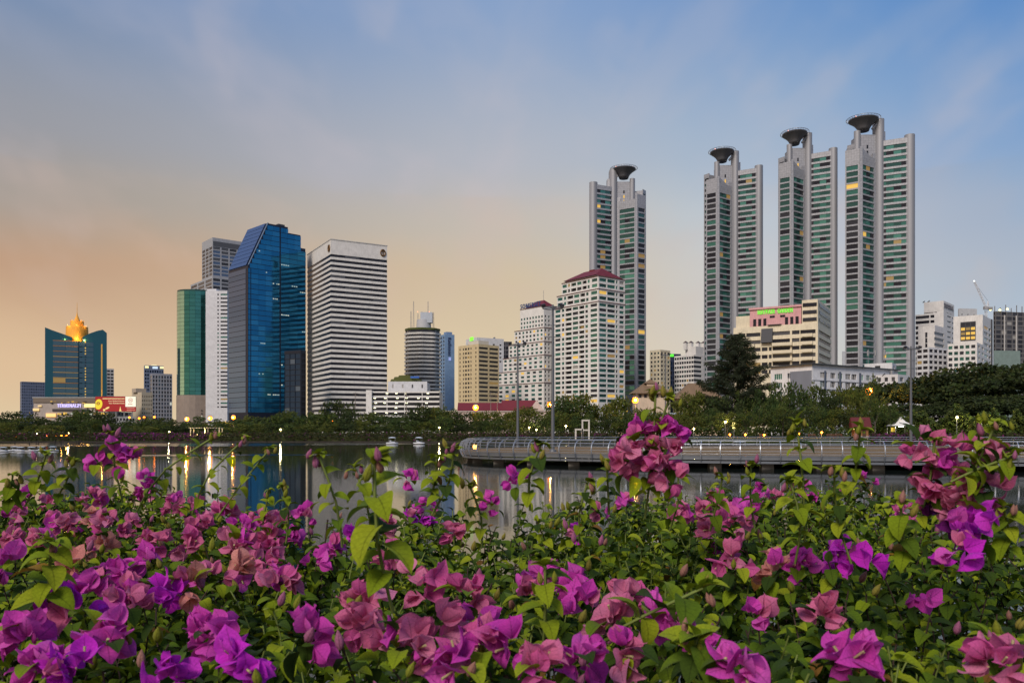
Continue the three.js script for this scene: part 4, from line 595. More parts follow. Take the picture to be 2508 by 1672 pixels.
  building('blue_grey_slab', 'distant blue-grey apartment slab beyond the shopping centre', { xl: 48, xc: 52, xr: 112, d: 950, phi: 30, top: 934, fh: 3.4, cap: 1, wall: wallM([0.14, 0.17, 0.26]), L: { cols: 1, cw: 0.5, wf: 0.5, glass: gl }, R: { cols: 14, cw: 0.5, wf: 0.55, glass: mixGlass({ slate: 3, navy: 2, dark2: 2, lit2: 0.05 }) } });
  const sl = building('slim_tower', 'slim beige tower with flared roof beside the winged tower', { xl: 112, xc: 114, xr: 130, d: 860, phi: 30, top: 924, fh: 3.4, cap: 1, wall: wallM([0.45, 0.38, 0.35]), R: { cols: 2, cw: 0.5, wf: 0.5, glass: gl } }); part('flared_roof', new THREE.CylinderGeometry(6, 2, 3, 4).rotateY(0.8).translate(sl.Lr / 2, sl.H + 1.6, -4), M([0.3, 0.14, 0.13], 0.7), sl.g);
  building('white_balcony_flats', 'white flats with stacked balconies behind the winged tower', { xl: 240, xc: 252, xr: 278, d: 780, phi: 36, top: 902, fh: 3.2, cap: 1.5, wall: wallM([0.6, 0.58, 0.58]), R: { cols: 3, cw: 0.8, wf: 0.55, glass: gl }, L: { cols: 1, cw: 0.5, wf: 0.5, glass: gl } });
  const o1 = building('blue_office_block', 'blue office block with lit crown beyond the beige hotel', { xl: 350, xc: 353, xr: 400, d: 820, phi: 26, top: 894, fh: 3.6, cap: 5, wall: wallM([0.16, 0.2, 0.3]), R: { cols: 8, cw: 0.7, wf: 0.6, glass: mixGlass({ slate: 4, navy: 3 }) } });
  ub('lit_sign', o1.g, glow([0.5, 0.7, 1], 1), o1.Lr * 0.55, o1.H - 2.2, 0.3, 4.8, 2, 0.3); for (const kx of [0.12, 0.9]) ub('lit_sign', o1.g, glow([1, 0.9, 0.4], 0.9), o1.Lr * kx, o1.H - 1.8, 0.3, 3.4, 2.2, 0.3); ub('lit_strip', o1.g, glow([1, 0.95, 0.5], 1), o1.Lr / 2, o1.H + 0.2, 0.2, 4.9, 0.5, 0.4);
  building('grey_office_block', 'grey stepped office block with pale gables', { xl: 366, xc: 372, xr: 421, d: 760, phi: 26, top: 914, fh: 3.6, cap: 2, wall: wallM([0.3, 0.31, 0.36]), R: { cols: 7, cw: 0.6, wf: 0.7, glass: mixGlass({ slate: 4, dark2: 3, cool: 0.15 }) }, L: { cols: 1, cw: 0.6, wf: 0.6, glass: gl } });
  const ht = building('beige_hotel', 'beige hotel with small square windows beside the billboard', { xl: 322, xc: 346, xr: 373, d: 640, phi: 46, top: 960, fh: 3.1, cap: 2.6, wall: wallM([0.56, 0.48, 0.36]), R: { cols: 6, cw: 0.45, wf: 0.45, glass: gl }, L: { cols: 2, cw: 0.1, wf: 0.1, glass: gl } }); ub('roof_block', ht.g, wallM([0.45, 0.38, 0.3]), ht.Lr * 0.3, ht.H + 1.6, -ht.Ll * 0.6, 8, 3.2, 8);
  building('shophouse_row', 'pale shophouses half hidden by shore trees', { xl: 250, xc: 252, xr: 330, d: 560, phi: 4, top: 1020, fh: 3, cap: 1, wall: wallM([0.5, 0.48, 0.46]), R: { cols: 10, cw: 0.6, wf: 0.5, glass: gl } });
}
// --- walled compound with maroon roofs and hip-roofed villa
{
  srand(43);
  const wl = wallM([0.66, 0.52, 0.46]), d = 330, k = d / F;
  const w = thing('compound_hall', 'long pale hall with maroon tiled roofs behind the shore trees', 'hall', [wx(1085, d), GY, -d]);
  const X = px => (px - 1085) * k, Y = py => wy(py, d) - GY, H = Y(1008);
  part('wall', merge([bx(X(1345), H, 8, X(1345) / 2, H / 2, -4)]), wl, w); ub('cornice', w, wallM([0.7, 0.6, 0.55]), X(1345) / 2, H + 0.2, -3.9, X(1345) + 0.4, 0.5, 8.6);
  const gable = (a, b, t) => { const s = new THREE.Shape(); const x0 = X(a), x1 = X(b), h = Y(t) - H; s.moveTo(-4.6, 0); s.lineTo(4.6, 0); s.lineTo(0, h); const e = new THREE.ExtrudeGeometry(s, { depth: x1 - x0, bevelEnabled: false }); e.rotateY(Math.PI / 2); return e.translate(x0, H + 0.46, -4); };
  part('roof', gable(1120, 1228, 988), maroon, w); part('roof', gable(1228, 1318, 982), maroon, w);
  const gs = new THREE.Shape(); gs.moveTo(0, 0); gs.lineTo(6, 0); gs.lineTo(3, 4.2); part('gable_end', new THREE.ExtrudeGeometry(gs, { depth: 0.5, bevelEnabled: false }).translate(X(1296), H + 0.5, 0.2), wl, w);
  const vd = 300, v = thing('hip_roofed_villa', 'cream villa with broad brown hipped roofs and a dormer', 'villa', [wx(1655, vd), GY, -vd - 8]), vk = vd / F, rb = M([0.2, 0.13, 0.075], 0.85, 0, { map: stainTex }), vw = wallM([0.62, 0.5, 0.38]);
  const Yv = py => wy(py, vd) - GY;
  part('wall', merge([bx(12, Yv(962), 8, -8, Yv(962) / 2, 0), bx(15, Yv(975), 8, 9, Yv(975) / 2, -0.5)]), vw, v);
  const r1 = part('roof', hipRoof(15, 11, 4, 5), rb, v); r1.position.set(-8, Yv(962), 0); const r2 = part('roof', hipRoof(18, 12, 6, 6), rb, v); r2.position.set(9.5, Yv(975), -0.5); const r3 = part('roof', hipRoof(5, 4, 1.6, 0.4), rb, v); r3.position.set(-8, Yv(936), 0);
  part('dormer', bx(3, 2.2, 2.4, -8, Yv(941), 0.2), vw, v); for (let i = 0; i < 5; i++) ub('window', v, GL.dark2, -12.5 + i * 2.1, Yv(968), 4.05, 1.1, 1.3, 0.12); for (let i = 0; i < 4; i++) ub('window', v, GL.dark2, 4 + i * 3.2, Yv(985), 3.6, 1.4, 1.5, 0.12);
  solo('garden_wall', bx(36, 7.2, 1.2, wx(1640, 285), GY + 3.6, -285), wallM([0.66, 0.5, 0.36]), 'long cream garden wall in front of the villa', 'wall');
  solo('wall_roof', bx(20, 0.5, 3, wx(1660, 284), GY + 7.6, -284), M([0.35, 0.42, 0.5], 0.5), 'pale blue sheet roof strip above the garden wall', 'roof');
}

// ---------------------------------------------------------------- trees
const leafGreens = [[0.05, 0.075, 0.014], [0.065, 0.095, 0.018], [0.04, 0.062, 0.014], [0.08, 0.105, 0.02], [0.045, 0.07, 0.02]];
const foliageMat = (() => { const m = new THREE.MeshPhysicalMaterial({ vertexColors: true, roughness: 0.95, transmission: 0.3, thickness: 0, side: THREE.DoubleSide, specularIntensity: 0.25 }); return m; })();
const bark = M([0.045, 0.035, 0.026], 0.95), barkPale = M([0.1, 0.085, 0.07], 0.95);
class Leaves { // collects small leaf-spray faces into one geometry
  constructor() { this.p = []; this.n = []; this.c = []; }
  rhomb(o, dir, side, len, wid, col) { // pointed four-cornered spray with a slight fold
    const d = dir.clone().multiplyScalar(len), s = side.clone().multiplyScalar(wid), nrm = dir.clone().cross(side).normalize(), f = nrm.clone().multiplyScalar(wid * 0.35);
    const a = o, b = o.clone().addScaledVector(d, 0.45).add(s).sub(f), c = o.clone().add(d), e = o.clone().addScaledVector(d, 0.45).sub(s).sub(f);
    for (const t of [[a, b, c], [a, c, e]]) { const n = t[1].clone().sub(t[0]).cross(t[2].clone().sub(t[0])).normalize(); for (const q of t) { this.p.push(q.x, q.y, q.z); this.n.push(n.x, n.y, n.z); this.c.push(...col); } }
  }
  geo() { const g = new THREE.BufferGeometry(); g.setAttribute('position', new THREE.Float32BufferAttribute(this.p, 3)); g.setAttribute('normal', new THREE.Float32BufferAttribute(this.n, 3)); g.setAttribute('color', new THREE.Float32BufferAttribute(this.c, 3)); return g; }
}
const rdir = () => { const z = R(-1, 1), a = R(6.2832), r = Math.sqrt(1 - z * z); return V(r * Math.cos(a), z, r * Math.sin(a)); };
const tint = (c, j = 0.25) => { const k = 1 + R(-j, j); return [c[0] * k * (1 + R(-0.15, 0.2)), c[1] * k, c[2] * k * (1 + R(-0.2, 0.2))]; };
const palettes = [leafGreens, [[0.085, 0.105, 0.018], [0.07, 0.09, 0.014], [0.1, 0.115, 0.022]], [[0.03, 0.048, 0.014], [0.038, 0.056, 0.015], [0.026, 0.04, 0.012]], [[0.055, 0.085, 0.02], [0.04, 0.07, 0.018], [0.07, 0.095, 0.022]]];
function crown(s, o) { // crown in unit box: x, z in -1..1, y in 0..1
  srand(s); const L = new Leaves();
  const clumps = []; for (let i = 0; i < o.clumps; i++) { const a = R(6.2832), r = Math.sqrt(R()) * 0.86, y = o.flat ? 0.45 + 0.5 * Math.sqrt(Math.max(0, 1 - r * r)) * R(0.5, 1.05) - R(0.1) : R(0.08, 1) * Math.sqrt(Math.max(0.05, 1 - r * r * 0.85)) + R(-0.06, 0.06); clumps.push([V(Math.cos(a) * r, clamp(y, 0.04, 0.98), Math.sin(a) * r), R(0.16, 0.32) * (o.flat ? 0.7 : 1), pick(palettes[o.pal ?? 0])]); }
  for (const [c, r, col] of clumps) { const n = Math.round(o.per * (r / 0.24) ** 2); for (let k = 0; k < n; k++) {
    const d = rdir(); d.y = d.y * 0.7 + 0.15; const q = c.clone().addScaledVector(d, r * Math.pow(R(), 0.4)); q.y = c.y + (q.y - c.y) * (o.flat ? 0.35 : 0.8);
    const dir = d.clone().multiplyScalar(0.7).add(rdir()).normalize(), side = dir.clone().cross(rdir()).normalize();
    L.rhomb(q, dir, side, R(0.6, 1.2) * o.leaf, R(0.25, 0.45) * o.leaf, tint(col)); } }
  return L.geo();
}
const crowns = [1, 2, 3, 4, 5, 6, 7, 8].map(i => crown(100 + i, { clumps: 26 + i, per: 46, leaf: 0.11, pal: i % 4 }));
const rainCrowns = [1, 2].map(i => crown(200 + i, { clumps: 120, per: 110, leaf: 0.062, flat: true, pal: 2 }));
function trunkGeo(s, h, r, spread, ch) { srand(s); const q = [bar(V(0, 0, 0), V(R(-0.2, 0.2), h, R(-0.2, 0.2)), r, 7, r * 0.6)]; for (let i = 0; i < 5; i++) { const a = i * 1.26 + R(0.5), e = V(Math.cos(a) * spread * R(0.45, 0.75), h + ch * R(0.3, 0.75), Math.sin(a) * spread * R(0.45, 0.75)); q.push(bar(V(0, h * R(0.75, 0.98), 0), e, r * 0.45, 5, r * 0.12)); } return merge(q); }
function tree(name, label, px, d, top, wpx, group, o = {}) {
  const H = wy(top, d) - GY, rx = wpx * d / F / 2, t = thing(name, label, 'tree', [wx(px, d), GY, -d], R(6.28), group);
  const base = o.base ?? 0.26, y0 = H * base, ch = H - y0;
  part('trunk', trunkGeo(Math.floor(R(1e6)), y0 * 1.15, Math.max(0.12, H * 0.018), rx, ch), o.bark ?? bark, t);
  const c = part('crown', o.geo ?? pick(crowns), foliageMat, t); c.scale.set(rx, ch, rx); c.position.y = y0; return t;
}
const line = (tbl, x) => { for (let i = 0; i < tbl.length - 1; i++) if (x <= tbl[i + 1][0]) return mix(tbl[i][1], tbl[i + 1][1], clamp((x - tbl[i][0]) / (tbl[i + 1][0] - tbl[i][0]), 0, 1)); return tbl[tbl.length - 1][1]; };
{
  srand(61);
  const top = [[-80, 1016], [0, 1016], [60, 1008], [130, 1020], [185, 1008], [235, 1012], [280, 1034], [330, 1036], [380, 1022], [430, 1026], [560, 1026], [640, 1022], [735, 1008], [780, 1016], [870, 1008], [930, 1013], [1000, 1004], [1060, 992], [1105, 1012], [1200, 1008], [1260, 1006], [1310, 1012], [1350, 985], [1400, 974], [1470, 978], [1530, 986], [1600, 1004], [1660, 990], [1720, 968], [1800, 958], [1900, 956], [2000, 950], [2060, 946], [2120, 938], [2180, 930], [2600, 930]];
  for (let x = -60; x < 2170;) { // back row reaching the skyline of the trees
    const w = R(58, 92), d = shoreD(x) + R(34, 60), py = line(top, x) + R(-12, 10); tree('park_tree', 'rounded dark green park tree in the back row along the far shore', x, d, py, w * 1.25, 'back row of park trees', { base: R(0.1, 0.22) }); x += w * 0.5; }
  for (let x = -40; x < 2190;) { // front row, shorter, trunks showing
    const w = R(46, 70), d = shoreD(x) + R(15, 24), t0 = line(top, x), py = mix(t0, 1062, R(0.3, 0.52)); tree('shore_tree', 'small leafy shore tree with visible trunk beside the park path', x, d, py, w * 1.2, 'front row of shore trees', { base: R(0.28, 0.4), bark: R() < 0.4 ? barkPale : bark }); x += w * 0.78; }
  srand(62);
  tree('bushy_tree', 'dense dark bushy tree in front of the ribbon-window tower', 832, 300, 975, 96, undefined, { base: 0.15 });
  tree('bushy_tree', 'broad dark tree mass in front of the shopping centre', 205, 300, 1006, 130, undefined, { base: 0.1 });
  tree('bushy_tree', 'tall leafy tree before the white maroon-roofed block', 1400, 262, 972, 120, undefined, { base: 0.15 });
  tree('bushy_tree', 'leafy tree between cream tower and car park', 1060, 275, 990, 70, undefined, { base: 0.15 });
  // wide rain trees
  for (const [px, d, tp, w, l, gi] of [[2200, 250, 934, 330, 'wide rain tree beside the tall lamp mast', 0], [2340, 236, 905, 380, 'wide spreading rain tree below the lit yellow windows', 1], [2480, 225, 880, 420, 'tallest spreading rain tree below the unfinished tower', 0], [2400, 208, 965, 300, 'low rain tree with drooping limbs in front of its taller neighbours', 1], [2260, 214, 985, 240, 'small rain tree behind the white tent', 0], [2520, 200, 960, 260, 'dark rain tree over the clipped green hedge', 1]])
    tree('rain_tree', l, px, d, tp, w, 'wide rain trees', { base: 0.06, geo: rainCrowns[gi] });
  // casuarina: tall feathery conifer
  srand(63);
  const cd = 236, H = wy(817, cd) - GY, t = thing('casuarina_tree', 'tall feathery dark conifer standing over the shore trees', 'tree', [wx(1805, cd), GY, -cd]);
  const q = [bar(V(0, 0, 0), V(0.3, H * 0.97, 0), 0.55, 8, 0.06)], L = new Leaves(), g0 = [0.03, 0.042, 0.02];
  for (let i = 0; i < 150; i++) { const y = H * mix(0.2, 0.985, Math.pow(i / 150, 0.9)), a = i * 2.4 + R(0.6), len = (Math.pow(1 - y / H, 0.85) * 16.5 * R(0.55, 1.1) + 0.9) * (y < H * 0.28 ? 0.8 : 1), rise = R(0.0, 0.42); const o = V(0.2, y, 0), e = V(Math.cos(a) * len, y + len * rise, Math.sin(a) * len); q.push(bar(o, e, 0.09, 4, 0.02));
    const n = Math.round(len * 22 + 14); for (let k = 0; k < n; k++) { const p = o.clone().lerp(e, Math.pow(R(), 0.6)); p.add(rdir().multiplyScalar(0.45)); const dir = V(Math.cos(a) * 0.6 + R(-0.6, 0.6), R(-0.9, 0.25), Math.sin(a) * 0.6 + R(-0.6, 0.6)).normalize(); L.rhomb(p, dir, dir.clone().cross(rdir()).normalize(), R(0.7, 1.5), R(0.06, 0.13), tint(g0, 0.35)); } }
  part('trunk', merge(q), bark, t); part('crown', L.geo(), foliageMat, t);
}
// dark shrubs filling the ground under the trees
{
  srand(66); const L = new Leaves(); for (let i = 0; i < 32000; i++) { const px = R() < 0.5 ? R(2120, 2600) : R(-80, 2200), d = shoreD(px) + R(26, 33), h = (2.2 + 1.3 * noise3.noise(px * 0.05, 3, 9)) * (px > 2150 ? 2.3 + 1.6 * noise3.noise(px * 0.022, 8, 4) : 1); const p = V(wx(px, d), GY + R() * h, -d), dir = rdir(); dir.y = Math.abs(dir.y); L.rhomb(p, dir, dir.clone().cross(rdir()).normalize(), R(0.4, 0.8) * (px > 2150 ? 1.25 : 1), R(0.18, 0.34) * (px > 2150 ? 1.25 : 1), tint(pick(leafGreens))); }
  solo('undergrowth', L.geo(), foliageMat, 'dark shrubs filling the ground under the park trees', 'shrubs', undefined, 'stuff');
}
// clipped hedges along the quay, some in purple bloom
{
  srand(64);
  const hedge = (xa, xb, purple, label) => {
    const L = new Leaves(), n = Math.round((xb - xa) * 13); for (let i = 0; i < n; i++) { const px = R(xa, xb), d = shoreD(px) + R(-1.1, 2.6), up = R(); const p = V(wx(px, d), 0.45 + up * 2.1 * (1 + 0.25 * noise3.noise(px * 0.08, 1, 2)), -d); const dir = rdir(); dir.y = Math.abs(dir.y); const pur = R() < purple * (0.5 + 0.8 * noise3.noise(px * 0.06, 5, 1)); L.rhomb(p, dir, dir.clone().cross(rdir()).normalize(), R(0.3, 0.55), R(0.12, 0.22), pur ? tint([0.2, 0.03, 0.16], 0.3) : tint(pick([[0.045, 0.05, 0.014], [0.06, 0.05, 0.02], [0.035, 0.05, 0.012]]))); }
    solo('quay_hedge', L.geo(), foliageMat, label, 'hedge', 'clipped hedges on the quay', 'stuff');
  };
  hedge(-60, 225, 0.12, 'low grassy hedge on the quay below the shopping centre'); hedge(228, 520, 0.75, 'purple flowering hedge on the quay'); hedge(525, 690, 0.05, 'green hedge strip on the quay under the mirror tower'); hedge(693, 842, 0.06, 'brown-green hedge strip on the quay under the ribbon tower'); hedge(846, 1000, 0.06, 'dark hedge strip on the quay before the car park'); hedge(1004, 1160, 0.1, 'dark hedge strip running towards the boardwalk'); hedge(1164, 1500, 0.15, 'hedge strip behind the boardwalk tip'); hedge(2130, 2330, 0.6, 'purple flowering hedge behind the lamp mast'); hedge(2335, 2560, 0.08, 'clipped green hedge under the rain trees');
}

// ---------------------------------------------------------------- lamps, masts and park furniture
const poleM = M([0.13, 0.14, 0.155], 0.5, 0.5), sodium = glow([1, 0.2, 0.008], 9, [0.5, 0.2, 0.05]), warm = glow([1, 0.72, 0.25], 6, [0.6, 0.5, 0.3]);
function streetLamp(px, py, d, r, m, I, label, group, col) {
  const y = wy(py, d), g = thing('street_lamp', label, 'lamp', [wx(px, d), GY, -d], 0, group), h = y - GY;
  part('pole', bar(V(0, 0, -0.1), V(0, h - r * 0.9, -0.1), 0.09, 6, 0.06), poleM, g); part('cap', new THREE.CylinderGeometry(r * 0.5, r * 1.05, r * 0.5, 8).translate(0, h + r * 1.1, 0), poleM, g);
  part('lamp_globe', new THREE.SphereGeometry(r, 10, 8).translate(0, h, 0), m, g);
  if (I) { const l = new THREE.PointLight(new THREE.Color(...col), I, 0, 2); l.position.set(0, h, r + 0.12); l.castShadow = true; l.shadow.radius = 12; g.add(l); }
}
const oc = [1, 0.45, 0.08], wc = [1, 0.8, 0.4];
for (const [px, py, l] of [[1165, 998, 'bright orange street lamp before the maroon-roofed hall'], [1347, 990, 'bright orange street lamp beside the green net and tall mast'], [1556, 980, 'bright orange street lamp before the brown hipped villa'], [2129, 958, 'orange street lamp in the trees below the white house']]) streetLamp(px, py, shoreD(px) + 62, 1.0, sodium, 900, l, undefined, oc);
for (const [px, py] of [[457, 1026], [514, 1024], [571, 1022]]) streetLamp(px, py, shoreD(px) + 66, 0.75, sodium, 400, 'orange street lamp on the road below the green and blue glass towers', 'orange lamps along the far road', oc);
for (const [px, py] of [[316, 1022], [340, 1024], [352, 1022], [377, 1021], [275, 1044], [813, 1030], [694, 1034], [1063, 1018]]) streetLamp(px, py, shoreD(px) + 58, 0.34, sodium, 0, 'small orange street lamp glowing above the shore trees', 'small orange lamps over the trees', oc);
for (const [px, py] of [[38, 1073], [67, 1072], [112, 1072], [136, 1071], [150, 1070], [163, 1071]]) streetLamp(px, py - 4, shoreD(px) + 7, 0.26, sodium, 26, 'low orange path lamp on the lawn by the water', 'low orange lamps on the lawn', oc);
for (const [px, py] of [[1788, 1068], [1826, 1068], [1872, 1069], [1957, 1066], [2013, 1063]]) streetLamp(px, py - 4, shoreD(px) + 8, 0.24, sodium, 40, 'low orange path lamp on the grass behind the boardwalk', 'low orange lamps behind the boardwalk', oc);
for (const [px, py] of [[90, 1062], [167, 1061], [687, 1052], [1076, 1047], [1386, 1043], [1777, 1033], [414, 1058], [1296, 1047], [1314, 1052], [1560, 1044], [1700, 1050]]) streetLamp(px, py, shoreD(px) + 13, 0.24, warm, 40, 'round white path lamp on a thin post by the trees', 'white globe path lamps', wc);
for (const [px, py, l] of [[2345, 1022, 'bright yellow lamp under the rain trees'], [2406, 1025, 'dimmer yellow lamp deep under the rain trees']]) streetLamp(px, py, shoreD(px) + 24, 0.3, warm, 90, l, undefined, wc);
// tall floodlight masts with a ring
function mast(px, topPy, d, baseY, label) {
  const g = thing('light_mast', label, 'light mast', [wx(px, d), baseY, -d], 0, undefined), H = wy(topPy, d) - baseY;
  part('pole', bar(V(0, 0, 0), V(0, H, 0), 0.2, 10, 0.1), poleM, g); part('foot_plate', new THREE.CylinderGeometry(0.34, 0.38, 0.2, 10).translate(0, 0.1, 0), poleM, g);
  part('ring', new THREE.TorusGeometry(1.05, 0.05, 6, 28).rotateX(Math.PI / 2).translate(0, H - 0.35, 0), poleM, g);
  for (let i = 0; i < 4; i++) { const a = i * 1.571 + 0.4; part('ring_spoke', bar(V(0, H - 0.35, 0), V(Math.cos(a) * 1.05, H - 0.35, Math.sin(a) * 1.05), 0.035, 5), poleM, g); }
  for (let i = 0; i < 3; i++) { const a = i * 2.1 + 0.6, f = part('floodlight', bx(0.42, 0.3, 0.2), M([0.05, 0.05, 0.055], 0.5, 0.3), g); f.position.set(Math.cos(a) * 1.1, H - 0.16, Math.sin(a) * 1.1); f.rotation.y = -a; f.rotation.x = 0.5; }
  for (const k of [0.14, 0.22]) part('cross_arm', bar(V(-0.85, H * (1 - k), 0), V(0.85, H * (1 - k), 0), 0.04, 5), poleM, g);
}
mast(1354, 746, 84, 1.06, 'tallest floodlight mast with a ring head on the boardwalk'); mast(1268, 838, 106, 1.06, 'floodlight mast with ring head at the boardwalk tip'); mast(2232, 848, 108, 1.06, 'floodlight mast with ring head before the rain trees'); mast(1630, 866, 196, GY, 'slim floodlight mast beside the brown hipped villa');
// pedal boats
function boat(px, d, turn, label, group) {
  const g = thing('pedal_boat', label, 'boat', [wx(px, d), 0, -d], turn, group), wm = M([0.75, 0.77, 0.8], 0.35), hull = new THREE.LatheGeometry([[0.01, 0], [0.6, 0.05], [0.95, 0.3], [1, 0.55], [0.9, 0.62], [0.7, 0.5], [0.01, 0.45]].map(a => new THREE.Vector2(...a)), 18); hull.scale(1.5, 0.85, 0.85); hull.translate(0, -0.12, 0);
  part('hull', hull, wm, g); part('seat', merge([bx(0.9, 0.3, 1, 0.1, 0.5, 0), bx(0.18, 0.5, 1, -0.4, 0.7, 0)]), M([0.4, 0.42, 0.46], 0.6), g);
  for (const [x, z] of [[-0.8, -0.5], [-0.8, 0.5], [0.8, -0.5], [0.8, 0.5]]) part('canopy_post', bar(V(x, 0.35, z), V(x * 0.9, 1.5, z), 0.03, 5), metal, g);
  const c = part('canopy', new THREE.SphereGeometry(1.25, 16, 6, 0, 6.2832, 0, 0.9).scale(1, 0.45, 0.75).translate(0, 1.18, 0), M([0.55, 0.6, 0.66], 0.5), g); return g;
}
boat(960, 196, 0.4, 'white pedal boat with a canopy out on the open lake', 'pedal boats crossing the lake'); boat(1026, 196, -0.3, 'white pedal boat with a canopy out on the open lake', 'pedal boats crossing the lake');
for (const [px, d, a] of [[6, 126, 0.2], [34, 131, 0.5], [49, 127, -0.1], [76, 127, 0.3], [100, 130, 1], [128, 131, 0.1]]) boat(px, d, a, 'white pedal boat moored in the row off the lawn', 'moored pedal boats').scale.set(0.62, 0.42, 0.62);
boat(1532, 128, 0.7, 'white pedal boats moored behind the boardwalk', 'boats moored behind the boardwalk'); boat(1700, 128, 0.2, 'white pedal boats moored behind the boardwalk', 'boats moored behind the boardwalk'); boat(1560, 134, 0.1, 'white pedal boats moored behind the boardwalk', 'boats moored behind the boardwalk'); boat(1812, 126, 0.1, 'white pedal boats moored behind the boardwalk', 'boats moored behind the boardwalk');
// mooring stakes
srand(70); for (let i = 0; i < 14; i++) { const px = R(20, 205), d = R(182, 192); const s = solo('mooring_stake', new THREE.CylinderGeometry(0.1, 0.12, 1.7, 6).translate(0, 0.3, 0), M([0.02, 0.017, 0.013], 0.9), 'dark mooring stake standing in the shallows', 'stake', 'dark stakes in the water'); s.position.set(wx(px, d), R(-0.6, 0), -d); s.rotation.z = R(-0.1, 0.1); }
solo('floating_boom', bx(12, 0.18, 0.25, wx(130, 188), 0.08, -188), M([0.025, 0.02, 0.016], 0.9), 'dark floating log boom among the stakes', 'boom');
// small white lookout frame behind the boardwalk
{
  const d = 200, g = thing('white_frame_kiosk', 'white open concrete frame on the shore behind the boardwalk', 'kiosk', [wx(1410, d), GY - 0.6, -d]), w = wallM([0.62, 0.58, 0.52]);
  const fr = (x, y, W, H, name) => { const q = [bx(0.35, H, 0.6, x, y + H / 2, 0), bx(0.35, H, 0.6, x + W, y + H / 2, 0), bx(W + 0.35, 0.35, 0.6, x + W / 2, y + H + 0.17, 0)]; part(name, merge(q), w, g); };
  fr(0, 0, 1.6, 2.4, 'low_frame'); fr(1.65, 0, 1.6, 4.6, 'tall_frame'); part('mid_beam', bx(1.3, 0.3, 0.55, 2.45, 2.4, 0), w, g);
}
